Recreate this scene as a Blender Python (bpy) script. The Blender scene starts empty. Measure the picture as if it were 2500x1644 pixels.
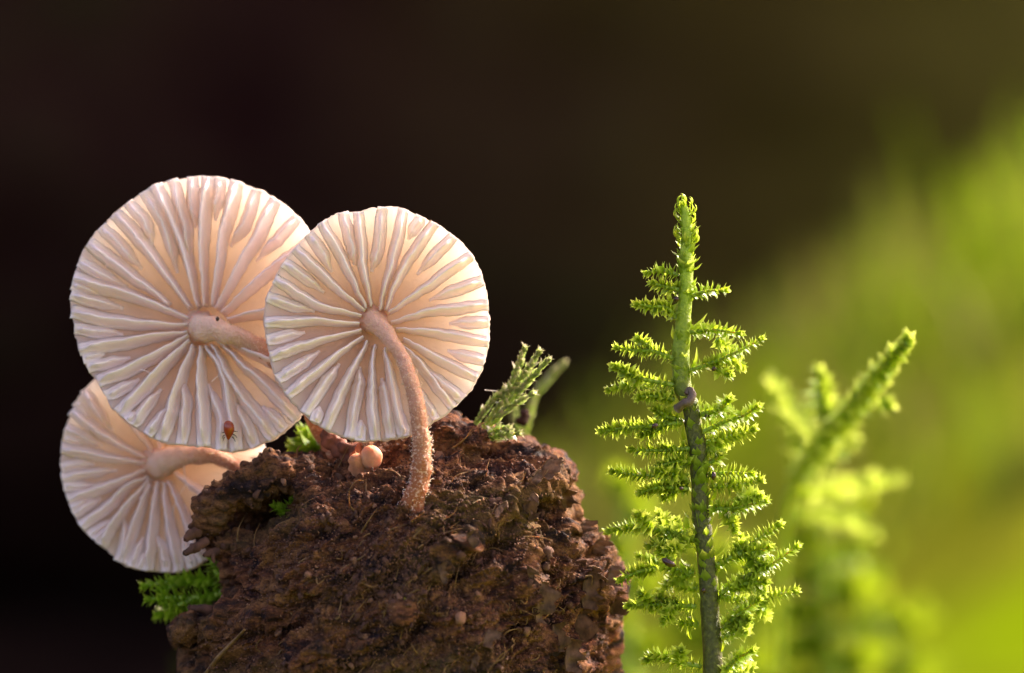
import bpy, math, random
import numpy as np
from mathutils import Vector, Matrix

random.seed(7)
rng = np.random.default_rng(7)
R = math.radians
# ------------------------------------------------------------------ scale
# 1 Blender unit = 1 cm; the plane of focus is y = 0, the camera looks along +y
scene = bpy.context.scene
scene.unit_settings.system = 'METRIC'
scene.unit_settings.scale_length = 0.01
COL = scene.collection
D = 15.0                      # camera distance to the plane of focus

# ------------------------------------------------------------------ camera
cam_d = bpy.data.cameras.new('camera')
cam = bpy.data.objects.new('camera', cam_d)
COL.objects.link(cam)
cam.location = (0, -D, 0)
cam.rotation_euler = (R(90), 0, 0)
cam_d.lens = 108
cam_d.sensor_width = 36
cam_d.clip_start = 0.5
cam_d.clip_end = 2000
cam_d.dof.use_dof = True
cam_d.dof.focus_distance = D - 0.08
cam_d.dof.aperture_fstop = 0.108 / (2 * 0.21)
scene.camera = cam

# ------------------------------------------------------------------ light
SUN_AZ, SUN_EL = 54, 38       # degrees clockwise from +y (behind, to the right) and above the horizon
world = bpy.data.worlds.new('World')
scene.world = world
world.use_nodes = True
wn = world.node_tree.nodes
sky = wn.new('ShaderNodeTexSky')
sky.sky_type = 'NISHITA'
sky.sun_disc = False
sky.air_density = 0.4
sky.dust_density = 4.0
sky.ozone_density = 0.0
sky.sun_elevation = R(SUN_EL)
sky.sun_rotation = R(SUN_AZ)
wn['Background'].inputs['Strength'].default_value = 0.15
tint = wn.new('ShaderNodeMix')            # thin haze all over the sky takes out its blue
tint.data_type = 'RGBA'
tint.blend_type = 'MULTIPLY'
tint.inputs[0].default_value = 1.0
tint.inputs[7].default_value = (1.20, 0.965, 0.885, 1)
world.node_tree.links.new(sky.outputs[0], tint.inputs[6])
world.node_tree.links.new(tint.outputs[2], wn['Background'].inputs['Color'])
sd = Vector((math.sin(R(SUN_AZ)) * math.cos(R(SUN_EL)), math.cos(R(SUN_AZ)) * math.cos(R(SUN_EL)), math.sin(R(SUN_EL))))
sl = bpy.data.lights.new('sun', 'SUN')
sl.energy = 2.1
sl.angle = R(0.5)
sl.color = (1.0, 0.93, 0.82)
sun = bpy.data.objects.new('sun', sl)
COL.objects.link(sun)
sun.location = sd * 60
sun.rotation_euler = (-sd).to_track_quat('-Z', 'Y').to_euler()
vs = scene.view_settings
vs.view_transform = 'Standard'
vs.look = 'None'
vs.exposure = 2.3
vs.gamma = 1
vs.use_curve_mapping = False
scene.cycles.max_bounces = 12
scene.cycles.diffuse_bounces = 9
scene.cycles.transmission_bounces = 8

# ------------------------------------------------------------------ helpers
def P(px, py, y=0.0):
    """a place at the distance y behind the plane of focus"""
    k = (D + y) / D / 500.0
    return np.array(((px - 1250) * k, y, (822 - py) * k))

def hash3(ix, iy, iz, seed=0):
    n = (ix * 374761393 + iy * 668265263 + iz * 2147483647 + seed * 974634777) & 0xFFFFFFFF
    n = ((n ^ (n >> 13)) * 1274126177) & 0xFFFFFFFF
    n = ((n ^ (n >> 16)) * 2246822519) & 0xFFFFFFFF
    return ((n ^ (n >> 15)) & 0xFFFFFF) / float(0xFFFFFF)

def vnoise(p, seed=0):
    """value noise, -1..1, p is (n,3)"""
    f = np.floor(p)
    i = f.astype(np.int64)
    t = p - f
    t = t * t * t * (t * (t * 6 - 15) + 10)
    r = 0
    for dx in (0, 1):
        wx = t[:, 0] if dx else 1 - t[:, 0]
        for dy in (0, 1):
            wy = t[:, 1] if dy else 1 - t[:, 1]
            for dz in (0, 1):
                wz = t[:, 2] if dz else 1 - t[:, 2]
                r = r + wx * wy * wz * hash3(i[:, 0] + dx, i[:, 1] + dy, i[:, 2] + dz, seed)
    return r * 2 - 1

def fbm(p, octs=4, seed=0, gain=0.5):
    a, r, s = 1.0, 0, 0
    for o in range(octs):
        r = r + a * vnoise(p * (2.03 ** o) + 13.7 * o, seed + o)
        s += a
        a *= gain
    return r / s

def ridged(p, octs=3, seed=0):
    a, r, s = 1.0, 0, 0
    for o in range(octs):
        r = r + a * (1 - np.abs(vnoise(p * (2.1 ** o) + 7.1 * o, seed + o)) * 2)
        s += a
        a *= 0.5
    return r / s

def mesh_data(name, verts, faces, mat=None, smooth=True, attrs=None):
    me = bpy.data.meshes.new(name)
    v = np.asarray(verts, dtype=np.float32)
    if isinstance(faces, np.ndarray):
        n, k = faces.shape
        me.vertices.add(len(v))
        me.vertices.foreach_set('co', v.ravel())
        me.loops.add(n * k)
        me.loops.foreach_set('vertex_index', faces.astype(np.int32).ravel())
        me.polygons.add(n)
        me.polygons.foreach_set('loop_start', np.arange(0, n * k, k, dtype=np.int32))
        me.update(calc_edges=True)
    else:
        me.from_pydata([tuple(q) for q in v], [], faces)
    if smooth:
        me.polygons.foreach_set('use_smooth', np.ones(len(me.polygons), dtype=bool))
    if attrs:
        for k2, val in attrs.items():
            at = me.attributes.new(k2, 'FLOAT', 'POINT')
            at.data.foreach_set('value', np.asarray(val, dtype=np.float32))
    if mat:
        me.materials.append(mat)
    me.validate()
    me.update()
    return me

def obj(name, me, parent=None, loc=None, kind=None):
    o = bpy.data.objects.new(name, me)
    COL.objects.link(o)
    if loc is not None:
        o.location = loc
    if parent is not None:
        o.parent = parent
    if kind:
        o['kind'] = kind
    return o

def tag(o, label, cat, group=None):
    o['label'] = label
    o['category'] = cat
    if group:
        o['group'] = group
    return o

def thing(name, label, cat, loc=(0, 0, 0), group=None):
    o = bpy.data.objects.new(name, None)
    o.empty_display_size = 0.05
    COL.objects.link(o)
    o.location = tuple(float(c) for c in loc)
    return tag(o, label, cat, group)

def grid_faces(nu, nv, wrap_u=False, wrap_v=False, off=0):
    """quads for an array of nu rows x nv columns of points"""
    iu = np.arange(nu if wrap_u else nu - 1)
    iv = np.arange(nv if wrap_v else nv - 1)
    a, b = np.meshgrid(iu, iv, indexing='ij')
    a2, b2 = (a + 1) % nu, (b + 1) % nv
    q = np.stack((a * nv + b, a2 * nv + b, a2 * nv + b2, a * nv + b2), -1).reshape(-1, 4)
    return q + off

def catmull(pts, n):
    pts = np.asarray(pts, float)
    if len(pts) == 2:
        t = np.linspace(0, 1, n)[:, None]
        return pts[0] * (1 - t) + pts[1] * t
    q = np.vstack((2 * pts[0] - pts[1], pts, 2 * pts[-1] - pts[-2]))
    m = len(pts) - 1
    out = []
    for k in range(n):
        s = k / (n - 1) * m
        i = min(int(s), m - 1)
        t = s - i
        p0, p1, p2, p3 = q[i], q[i + 1], q[i + 2], q[i + 3]
        out.append(0.5 * (2 * p1 + (p2 - p0) * t + (2 * p0 - 5 * p1 + 4 * p2 - p3) * t * t + (3 * p1 - p0 - 3 * p2 + p3) * t ** 3))
    return np.array(out)

def frames(path):
    """tangent, side and up at each point of a path"""
    T = np.gradient(path, axis=0)
    T /= np.linalg.norm(T, axis=1)[:, None] + 1e-9
    ref = np.array((0.0, 1.0, 0.0)) if abs(T[0][1]) < 0.9 else np.array((1.0, 0, 0))
    S = np.zeros_like(T)
    U = np.zeros_like(T)
    s = np.cross(T[0], ref)
    for k in range(len(T)):
        s = s - T[k] * np.dot(s, T[k])
        s /= np.linalg.norm(s) + 1e-9
        S[k] = s
        U[k] = np.cross(T[k], s)
    return T, S, U

def tube(path, rad, seg=12, lump=0.0, seed=0, lump_scale=20):
    path = np.asarray(path, float)
    rad = np.broadcast_to(np.asarray(rad, float), (len(path),))
    T, S, U = frames(path)
    a = np.linspace(0, 2 * math.pi, seg, endpoint=False)
    dirs = S[:, None, :] * np.cos(a)[None, :, None] + U[:, None, :] * np.sin(a)[None, :, None]
    v = path[:, None, :] + dirs * rad[:, None, None]
    v = v.reshape(-1, 3)
    if lump:
        nz = fbm(v * lump_scale, 3, seed)
        v = v + dirs.reshape(-1, 3) * (nz * np.repeat(rad, seg) * lump)[:, None]
    f = [tuple(q) for q in grid_faces(len(path), seg, wrap_v=True)]
    n = len(v)
    v = np.vstack((v, path[0] - T[0] * rad[0] * 0.35, path[-1] + T[-1] * rad[-1] * 0.6))
    for k in range(seg):
        f.append((n, (k + 1) % seg, k))
        b = (len(path) - 1) * seg
        f.append((n + 1, b + k, b + (k + 1) % seg))
    t = np.concatenate((np.repeat(np.linspace(0, 1, len(path)), seg), [0, 1]))
    return v, f, t

def star_mesh(r, n_bump, seed, stretch=(1, 1, 1), sub=8):
    """a small rough lump"""
    nu, nv = sub, sub * 2
    th = np.linspace(0.06, math.pi - 0.06, nu)
    ph = np.linspace(0, 2 * math.pi, nv, endpoint=False)
    a, b = np.meshgrid(th, ph, indexing='ij')
    d = np.stack((np.sin(a) * np.cos(b), np.sin(a) * np.sin(b), np.cos(a)), -1).reshape(-1, 3)
    k = 1 + n_bump * fbm(d * 1.9 + seed * 3.3, 3, seed)
    v = d * (k * r)[:, None] * np.array(stretch)
    f = [tuple(q) for q in grid_faces(nu, nv, wrap_v=True)]
    f.append(tuple(range(nv))[::-1])
    f.append(tuple(range((nu - 1) * nv, nu * nv)))
    return v, f

# ------------------------------------------------------------------ materials
def mat(name):
    m = bpy.data.materials.new(name)
    m.use_nodes = True
    nt = m.node_tree
    b = nt.nodes['Principled BSDF']
    return m, nt, b

def N(nt, t, **kw):
    n = nt.nodes.new(t)
    for k, v in kw.items():
        setattr(n, k, v)
    return n

def noise_node(nt, scale, detail=4, rough=0.55, coord='Object', vec=None):
    n = N(nt, 'ShaderNodeTexNoise')
    n.inputs['Scale'].default_value = scale
    n.inputs['Detail'].default_value = detail
    n.inputs['Roughness'].default_value = rough
    if vec is None:
        tc = N(nt, 'ShaderNodeTexCoord')
        vec = tc.outputs[coord]
    nt.links.new(vec, n.inputs['Vector'])
    return n

def ramp(nt, src, stops):
    r = N(nt, 'ShaderNodeValToRGB')
    e = r.color_ramp.elements
    while len(e) < len(stops):
        e.new(0.5)
    for el, (p, c) in zip(e, stops):
        el.position = p
        el.color = (*c, 1) if len(c) == 3 else c
    nt.links.new(src, r.inputs['Fac'])
    return r

def mixc(nt, fac, a, b, blend='MIX'):
    m = N(nt, 'ShaderNodeMix', data_type='RGBA', blend_type=blend)
    for s, v in ((m.inputs[0], fac), (m.inputs[6], a), (m.inputs[7], b)):
        if hasattr(v, 'is_linked'):
            nt.links.new(v, s)
        elif isinstance(v, tuple):
            s.default_value = (*v, 1)
        else:
            s.default_value = v
    return m.outputs[2]

def bump(nt, b, src, strength, dist, prev=None):
    n = N(nt, 'ShaderNodeBump')
    n.inputs['Strength'].default_value = strength
    n.inputs['Distance'].default_value = dist
    nt.links.new(src, n.inputs['Height'])
    if prev is not None:
        nt.links.new(prev.outputs[0], n.inputs['Normal'])
    nt.links.new(n.outputs[0], b.inputs['Normal'])
    return n

def cap_material(name, c_lo, c_hi, t_lo, t_hi, fac, rim=0.0, rough=0.75):
    """moist mushroom flesh: part of the light passes right through it, warmer"""
    m, nt, b = mat(name)
    n1 = noise_node(nt, 7, 4)
    c = ramp(nt, n1.outputs['Fac'], [(0.3, c_lo), (0.7, c_hi)])
    ct = ramp(nt, n1.outputs['Fac'], [(0.3, t_lo), (0.7, t_hi)])
    cc, cct = c.outputs[0], ct.outputs[0]
    if rim:                                   # peach in the middle, white at the rim
        at0 = N(nt, 'ShaderNodeAttribute', attribute_name='rim')
        cc = mixc(nt, at0.outputs['Fac'], cc, (0.64, 0.53, 0.51))
        cct = mixc(nt, at0.outputs['Fac'], cct, (0.97, 0.93, 0.86))
    nt.links.new(cc, b.inputs['Base Color'])
    b.inputs['Roughness'].default_value = rough
    b.inputs['Specular IOR Level'].default_value = 0.12
    n2 = noise_node(nt, 70, 3)
    bp = bump(nt, b, n2.outputs['Fac'], 0.6, 0.006)
    tr = N(nt, 'ShaderNodeBsdfTranslucent')
    nt.links.new(cct, tr.inputs['Color'])
    mx = N(nt, 'ShaderNodeMixShader')
    mx.inputs[0].default_value = fac
    if rim:                                   # the flesh thins out towards the rim and lets more light through
        at = N(nt, 'ShaderNodeAttribute', attribute_name='rim')
        ma = N(nt, 'ShaderNodeMath', operation='MULTIPLY_ADD')
        ma.inputs[1].default_value = rim
        ma.inputs[2].default_value = fac
        nt.links.new(at.outputs['Fac'], ma.inputs[0])
        nt.links.new(ma.outputs[0], mx.inputs[0])
    nt.links.new(b.outputs[0], mx.inputs[1])
    nt.links.new(tr.outputs[0], mx.inputs[2])
    nt.links.new(mx.outputs[0], nt.nodes['Material Output'].inputs['Surface'])
    return m

M_FLESH = cap_material('cap_flesh', (0.46, 0.30, 0.215), (0.55, 0.39, 0.30), (0.96, 0.76, 0.52), (0.98, 0.83, 0.62), 0.20, 0.32)
M_GILL = cap_material('cap_gill', (0.97, 0.87, 0.85), (0.98, 0.92, 0.90), (0.97, 0.90, 0.82), (0.99, 0.94, 0.88), 0.38)

def stem_material(name, top, bottom):
    m, nt, b = mat(name)
    at = N(nt, 'ShaderNodeAttribute', attribute_name='along')
    n1 = noise_node(nt, 26, 5, 0.65)
    ad = N(nt, 'ShaderNodeMath', operation='ADD')
    mu = N(nt, 'ShaderNodeMath', operation='MULTIPLY_ADD')
    mu.inputs[1].default_value = 0.5
    mu.inputs[2].default_value = -0.25
    nt.links.new(n1.outputs['Fac'], mu.inputs[0])
    nt.links.new(at.outputs['Fac'], ad.inputs[0])
    nt.links.new(mu.outputs[0], ad.inputs[1])
    c = ramp(nt, ad.outputs[0], [(0.08, top), (0.45, tuple(0.45 * p + 0.55 * q for p, q in zip(top, bottom))), (0.75, bottom)])
    nf = noise_node(nt, 58, 3, 0.6)              # frosty flecks
    fk = N(nt, 'ShaderNodeMath', operation='MULTIPLY')
    nt.links.new(ramp(nt, nf.outputs['Fac'], [(0.56, (0, 0, 0)), (0.66, (0.75, 0.75, 0.75))]).outputs[0], fk.inputs[0])
    nt.links.new(ramp(nt, at.outputs['Fac'], [(0.15, (0, 0, 0)), (0.4, (1, 1, 1))]).outputs[0], fk.inputs[1])
    nt.links.new(mixc(nt, fk.outputs[0], c.outputs[0], (0.75, 0.52, 0.38)), b.inputs['Base Color'])
    b.inputs['Subsurface Weight'].default_value = 0.4
    b.inputs['Subsurface Radius'].default_value = (1, 0.5, 0.25)
    b.inputs['Subsurface Scale'].default_value = 0.05
    b.inputs['Roughness'].default_value = 0.6
    n2 = noise_node(nt, 70, 4)
    bump(nt, b, n2.outputs['Fac'], 0.9, 0.014)
    return m

M_STEM = stem_material('stem_skin', (0.72, 0.44, 0.30), (0.34, 0.105, 0.030))
M_STEM_PALE = stem_material('stem_skin_pale', (0.84, 0.60, 0.44), (0.48, 0.20, 0.095))

def simple(name, col, rough=0.6, sss=0.0, scale=0.03, spec=0.4, var=0.25, nscale=40, bstr=0.4):
    m, nt, b = mat(name)
    n1 = noise_node(nt, nscale, 4)
    lo = tuple(c * (1 - var) for c in col)
    hi = tuple(min(1, c * (1 + var)) for c in col)
    c = ramp(nt, n1.outputs['Fac'], [(0.3, lo), (0.7, hi)])
    nt.links.new(c.outputs[0], b.inputs['Base Color'])
    b.inputs['Roughness'].default_value = rough
    b.inputs['Specular IOR Level'].default_value = spec
    if sss:
        b.inputs['Subsurface Weight'].default_value = sss
        b.inputs['Subsurface Radius'].default_value = (1, 0.55, 0.3)
        b.inputs['Subsurface Scale'].default_value = scale
    if bstr:
        bump(nt, b, n1.outputs['Fac'], bstr, 0.006)
    return m

M_FUZZ = simple('stem_fuzz', (0.82, 0.60, 0.46), 0.7, 0.5, 0.02, bstr=0)
M_BUTTON = simple('button_skin', (0.58, 0.29, 0.16), 0.55, 0.8, 0.06, var=0.12)
M_TORN = simple('torn_skin', (0.16, 0.050, 0.025), 0.7, var=0.6, nscale=20, bstr=0.9)
M_BUD = simple('dead_bud', (0.03, 0.015, 0.012), 0.95, spec=0.1, bstr=0.5)
M_STUB = simple('torn_flesh', (0.50, 0.24, 0.12), 0.6, 0.7, 0.05, var=0.3, nscale=25, bstr=0.9)
M_MITE = simple('mite_shell', (0.30, 0.045, 0.008), 0.22, 0.3, 0.03, spec=0.6, var=0.25, bstr=0)
M_DARKMITE = simple('dark_mite_shell', (0.035, 0.012, 0.008), 0.25, spec=0.6, bstr=0)
M_SILK = simple('silk', (0.9, 0.82, 0.75), 0.35, bstr=0, var=0.05)
M_PURPLE = simple('withered_leaf', (0.12, 0.085, 0.065), 0.5, 0.3, 0.02, nscale=60, bstr=0.8)

def leaf_material(name, base, tip, trans, trans_tip, fac=0.5, rough=0.35, spec=0.4):
    """thin green leaf: colour runs paler towards its tip, light passes through"""
    m, nt, b = mat(name)
    at = N(nt, 'ShaderNodeAttribute', attribute_name='tip')
    oi = N(nt, 'ShaderNodeObjectInfo')
    n1 = noise_node(nt, 30, 2)
    c1 = mixc(nt, at.outputs['Fac'], base, tip)
    c2 = mixc(nt, at.outputs['Fac'], trans, trans_tip)
    mr = N(nt, 'ShaderNodeMapRange')
    mr.inputs['From Min'].default_value = 0.3
    mr.inputs['From Max'].default_value = 0.7
    mr.inputs['To Min'].default_value = 0.7
    mr.inputs['To Max'].default_value = 1.2
    nt.links.new(n1.outputs['Fac'], mr.inputs['Value'])
    hv = N(nt, 'ShaderNodeHueSaturation')
    hv2 = N(nt, 'ShaderNodeHueSaturation')
    for h, c in ((hv, c1), (hv2, c2)):
        nt.links.new(c, h.inputs['Color'])
        nt.links.new(mr.outputs[0], h.inputs['Value'])
    nt.links.new(hv.outputs[0], b.inputs['Base Color'])
    b.inputs['Roughness'].default_value = rough
    b.inputs['Specular IOR Level'].default_value = spec
    tr = N(nt, 'ShaderNodeBsdfTranslucent')
    nt.links.new(hv2.outputs[0], tr.inputs['Color'])
    mx = N(nt, 'ShaderNodeMixShader')
    mx.inputs[0].default_value = fac
    nt.links.new(b.outputs[0], mx.inputs[1])
    nt.links.new(tr.outputs[0], mx.inputs[2])
    nt.links.new(mx.outputs[0], nt.nodes['Material Output'].inputs['Surface'])
    return m

M_LEAF = leaf_material('moss_leaf', (0.15, 0.25, 0.006), (0.38, 0.50, 0.07), (0.50, 0.66, 0.01), (0.80, 0.90, 0.20), spec=0.2)
M_LEAF_SOFT = leaf_material('moss_leaf_soft', (0.13, 0.23, 0.005), (0.22, 0.33, 0.02), (0.40, 0.55, 0.006), (0.52, 0.64, 0.04), fac=0.30, rough=0.6, spec=0.1)
M_LEAF_GLOSS = leaf_material('moss_leaf_glossy', (0.15, 0.24, 0.06), (0.46, 0.40, 0.28), (0.32, 0.46, 0.08), (0.64, 0.56, 0.38), rough=0.16, spec=0.9)
M_LEAF_BLUR = leaf_material('moss_leaf_young', (0.15, 0.26, 0.006), (0.36, 0.46, 0.08), (0.46, 0.62, 0.008), (0.75, 0.82, 0.20), fac=0.42, rough=0.6, spec=0.1)
M_LEAF_DEEP = leaf_material('moss_leaf_deep', (0.13, 0.25, 0.006), (0.32, 0.46, 0.05), (0.34, 0.60, 0.01), (0.58, 0.75, 0.08))
M_LEAF_PALE = leaf_material('moss_leaf_pale', (0.45, 0.50, 0.22), (0.70, 0.72, 0.52), (0.6, 0.66, 0.2), (0.8, 0.8, 0.55))

def moss_stem_material(name, lo, hi, old):
    m, nt, b = mat(name)
    at = N(nt, 'ShaderNodeAttribute', attribute_name='along')
    n1 = noise_node(nt, 45, 4, 0.7)
    c = ramp(nt, n1.outputs['Fac'], [(0.3, lo), (0.7, hi)])
    c2 = mixc(nt, ramp(nt, at.outputs['Fac'], [(0.18, (0, 0, 0)), (0.46, (1, 1, 1))]).outputs[0], c.outputs[0], ramp(nt, n1.outputs['Fac'], [(0.32, tuple(0.35 * q for q in old)), (0.55, old), (0.72, tuple(min(1, 2.2 * q) for q in old))]).outputs[0])
    nt.links.new(c2, b.inputs['Base Color'])
    b.inputs['Subsurface Weight'].default_value = 0.2
    b.inputs['Subsurface Radius'].default_value = (1.0, 1.0, 0.1)
    b.inputs['Subsurface Scale'].default_value = 0.06
    b.inputs['Roughness'].default_value = 0.5
    bump(nt, b, n1.outputs['Fac'], 0.9, 0.015)
    return m

M_MSTEM = moss_stem_material('moss_stem', (0.22, 0.36, 0.008), (0.40, 0.54, 0.025), (0.078, 0.088, 0.015))
M_MBRANCH = simple('moss_branch', (0.26, 0.38, 0.04), 0.5, 0.5, 0.03, bstr=0)

def wood_material():
    m, nt, b = mat('rotten_wood')
    tc = N(nt, 'ShaderNodeTexCoord')
    mp = N(nt, 'ShaderNodeMapping')
    mp.inputs['Rotation'].default_value = (0, R(35), 0)
    mp.inputs['Scale'].default_value = (0.45, 1, 1.3)
    nt.links.new(tc.outputs['Object'], mp.inputs['Vector'])
    big = noise_node(nt, 2.3, 5, 0.6, vec=mp.outputs[0])
    mid = noise_node(nt, 13, 6, 0.7, vec=mp.outputs[0])
    fine = noise_node(nt, 75, 4, 0.7)
    spk = N(nt, 'ShaderNodeTexVoronoi')
    spk.inputs['Scale'].default_value = 42
    nt.links.new(tc.outputs['Object'], spk.inputs['Vector'])
    c = ramp(nt, mid.outputs['Fac'], [(0.32, (0.016, 0.008, 0.008)), (0.46, (0.082, 0.032, 0.018)),
                                      (0.58, (0.20, 0.082, 0.038)), (0.75, (0.40, 0.18, 0.08))])
    old = mixc(nt, ramp(nt, big.outputs['Fac'], [(0.48, (0, 0, 0)), (0.64, (0.75, 0.75, 0.75))]).outputs[0], c.outputs[0], (0.115, 0.080, 0.024))
    hue = noise_node(nt, 6.5, 5, 0.65, vec=mp.outputs[0])
    old = mixc(nt, ramp(nt, hue.outputs['Fac'], [(0.50, (0, 0, 0)), (0.66, (0.8, 0.8, 0.8))]).outputs[0], old, (0.24, 0.125, 0.048))
    old = mixc(nt, ramp(nt, hue.outputs['Fac'], [(0.36, (0.92, 0.92, 0.92)), (0.48, (0, 0, 0))]).outputs[0], old, (0.018, 0.011, 0.014))
    fr = ramp(nt, fine.outputs['Fac'], [(0.36, (0.45, 0.42, 0.45)), (0.62, (1.35, 1.3, 1.25))])
    c3 = mixc(nt, 0.8, old, fr.outputs[0], 'MULTIPLY')
    sp = ramp(nt, spk.outputs['Distance'], [(0.0, (1, 1, 1)), (0.16, (0, 0, 0))])
    sel = N(nt, 'ShaderNodeSeparateColor')
    nt.links.new(spk.outputs['Color'], sel.inputs[0])
    gate = N(nt, 'ShaderNodeMath', operation='GREATER_THAN')
    gate.inputs[1].default_value = 0.72
    nt.links.new(sel.outputs[0], gate.inputs[0])
    g2 = N(nt, 'ShaderNodeMath', operation='MULTIPLY')
    nt.links.new(gate.outputs[0], g2.inputs[0])
    nt.links.new(sp.outputs[0], g2.inputs[1])
    c4 = mixc(nt, g2.outputs[0], c3, (0.32, 0.16, 0.09))
    nt.links.new(c4, b.inputs['Base Color'])
    rr = ramp(nt, mid.outputs['Color'], [(0.35, (0.55, 0.55, 0.55)), (0.52, (0.95, 0.95, 0.95))])
    nt.links.new(rr.outputs[0], b.inputs['Roughness'])
    b.inputs['Specular IOR Level'].default_value = 0.2
    p = bump(nt, b, mid.outputs['Fac'], 0.9, 0.04)
    bump(nt, b, fine.outputs['Fac'], 0.9, 0.014, p)
    return m

M_WOOD = wood_material()
M_FLAKE = simple('bark_flake', (0.16, 0.085, 0.038), 0.7, 0.0, 0.02, var=0.6, nscale=22, bstr=0.8)
M_CRUMB = simple('wood_crumb', (0.11, 0.050, 0.028), 0.85, var=0.6, nscale=16, bstr=0.9)
M_CRUMB_PALE = simple('wood_crumb_pale', (0.24, 0.12, 0.065), 0.8, 0.3, 0.02, var=0.35, nscale=20, bstr=0.6)
M_FIBRE = simple('wood_fibre', (0.17, 0.095, 0.028), 0.5, 0.3, 0.02, var=0.4, nscale=30, bstr=0.3)

# ------------------------------------------------------------------ the ground rising behind
def smooth(x, a, b):
    t = np.clip((x - a) / (b - a), 0, 1)
    return t * t * (3 - 2 * t)

GZ = -2.46
def crest(x):
    """height of the mossy mound's top, rising to the right"""
    return np.interp(x, (-60, -14, -4, 1, 4.5, 8, 12, 16, 26, 60), (-16, -12, -7.4, -3.6, -1.3, 1.0, 3.6, 5.4, 7.0, 8.0))
def ground_z(x, y):
    p = np.stack((x * 0.09, y * 0.07, x * 0 + 4.2), -1)
    # level round the wood, falling away to the left behind it, a mound to the right
    rise = smooth(y, 14, 56)
    back = smooth(y, 60, 90)
    z = GZ - 6.0 * smooth(y, 1.5, 24) * (1 - smooth(x, -2, 14)) - 2.0 * smooth(y, 1.5, 16)
    z = z * (1 - rise) + crest(x) * rise
    z = z * (1 - back) - 10 * back
    return z + fbm(p, 3, 5) * 0.9 * smooth(y, 8, 30)

def moss_cover(x, y):
    """where green moss grows on the dark soil, 0..1"""
    p = np.stack((x * 0.06, y * 0.05, x * 0 + 1.5), -1)
    n = fbm(p, 3, 21)
    return smooth(x + n * 5, -7, 13)

nx, ny = 240, 220
gx = np.linspace(-110, 110, nx)
gy = np.concatenate((np.linspace(-30, 6, 20), np.linspace(6.5, 190, ny - 20)))
A, B = np.meshgrid(gx, gy, indexing='ij')
x, y = A.ravel(), B.ravel()
gm, nt, b = mat('forest_soil')
at = N(nt, 'ShaderNodeAttribute', attribute_name='moss')
n1 = noise_node(nt, 0.35, 5)
soil = ramp(nt, n1.outputs['Fac'], [(0.3, (0.012, 0.007, 0.006)), (0.7, (0.028, 0.016, 0.012))])
n1b = noise_node(nt, 0.11, 3)
mossc = ramp(nt, n1b.outputs['Fac'], [(0.36, (0.24, 0.24, 0.015)), (0.62, (0.29, 0.43, 0.003))])
nt.links.new(mixc(nt, at.outputs['Fac'], soil.outputs[0], mossc.outputs[0]), b.inputs['Base Color'])
b.inputs['Roughness'].default_value = 1.0
b.inputs['Specular IOR Level'].default_value = 0.0
bump(nt, b, n1.outputs['Fac'], 0.6, 0.4)
g = obj('ground', mesh_data('ground', np.stack((x, y, ground_z(x, y)), -1), grid_faces(nx, ny), gm, attrs={'moss': moss_cover(x, y)}), kind='structure')

# fallen trunk added to darken the backdrop: the camera sees only its shaded underside
tm, nt, b = mat('shade_trunk_bark')
n1 = noise_node(nt, 0.12, 5, 0.6)
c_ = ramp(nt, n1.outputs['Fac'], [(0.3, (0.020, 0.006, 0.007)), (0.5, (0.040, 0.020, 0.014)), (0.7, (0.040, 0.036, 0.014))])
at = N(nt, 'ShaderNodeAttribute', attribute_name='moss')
nt.links.new(mixc(nt, at.outputs['Fac'], c_.outputs[0], (0.20, 0.165, 0.03)), b.inputs['Base Color'])  # olive mixed in to the right puts the backdrop's brightening into the colour
b.inputs['Roughness'].default_value = 1.0
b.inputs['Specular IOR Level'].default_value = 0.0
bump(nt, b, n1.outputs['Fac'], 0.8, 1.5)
TR = 36.0
tx = np.linspace(-130, 110, 120)
ta = np.linspace(0, 2 * math.pi, 120, endpoint=False)
A, B = np.meshgrid(tx, ta, indexing='ij')
rr_ = TR + 1.5 * fbm(np.stack((A.ravel() * 0.05, np.cos(B.ravel()) * 2.5, np.sin(B.ravel()) * 2.5), -1), 3, 77) + 0.6 * ridged(np.stack((A.ravel() * 0.1, np.cos(B.ravel()) * 14, np.sin(B.ravel()) * 14), -1), 2, 78)
tv = np.stack((A.ravel(), 112 + rr_ * np.cos(B.ravel()) + 0.10 * A.ravel(), 24 + rr_ * np.sin(B.ravel())), -1)
tf = [tuple(q) for q in grid_faces(120, 120, wrap_v=True)] + [tuple(range(120)), tuple(range(119 * 120, 120 * 120))[::-1]]
tk = thing('shade_trunk', 'huge trunk added to keep the backdrop dark, a soft brown blur behind the mushrooms', 'tree trunk', (0, 112, -12))
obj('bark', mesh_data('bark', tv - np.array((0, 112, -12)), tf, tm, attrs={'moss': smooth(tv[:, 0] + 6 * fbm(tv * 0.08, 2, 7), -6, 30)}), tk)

# dry and green grass blades standing on the mound
gr_m, nt, b = mat('grass_blade')
at = N(nt, 'ShaderNodeAttribute', attribute_name='dry')
gc = mixc(nt, at.outputs['Fac'], (0.24, 0.37, 0.006), (0.19, 0.13, 0.05))
nt.links.new(gc, b.inputs['Base Color'])
b.inputs['Roughness'].default_value = 0.7
b.inputs['Specular IOR Level'].default_value = 0.1
trn = N(nt, 'ShaderNodeBsdfTranslucent')
nt.links.new(gc, trn.inputs['Color'])
mxs = N(nt, 'ShaderNodeMixShader')
mxs.inputs[0].default_value = 0.4
nt.links.new(b.outputs[0], mxs.inputs[1])
nt.links.new(trn.outputs[0], mxs.inputs[2])
nt.links.new(mxs.outputs[0], nt.nodes['Material Output'].inputs['Surface'])
r_ = np.random.default_rng(17)
nb = 7000
bx_ = r_.uniform(-8, 60, nb)
by_ = r_.uniform(34, 64, nb)
bz_ = ground_z(bx_, by_)
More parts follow.
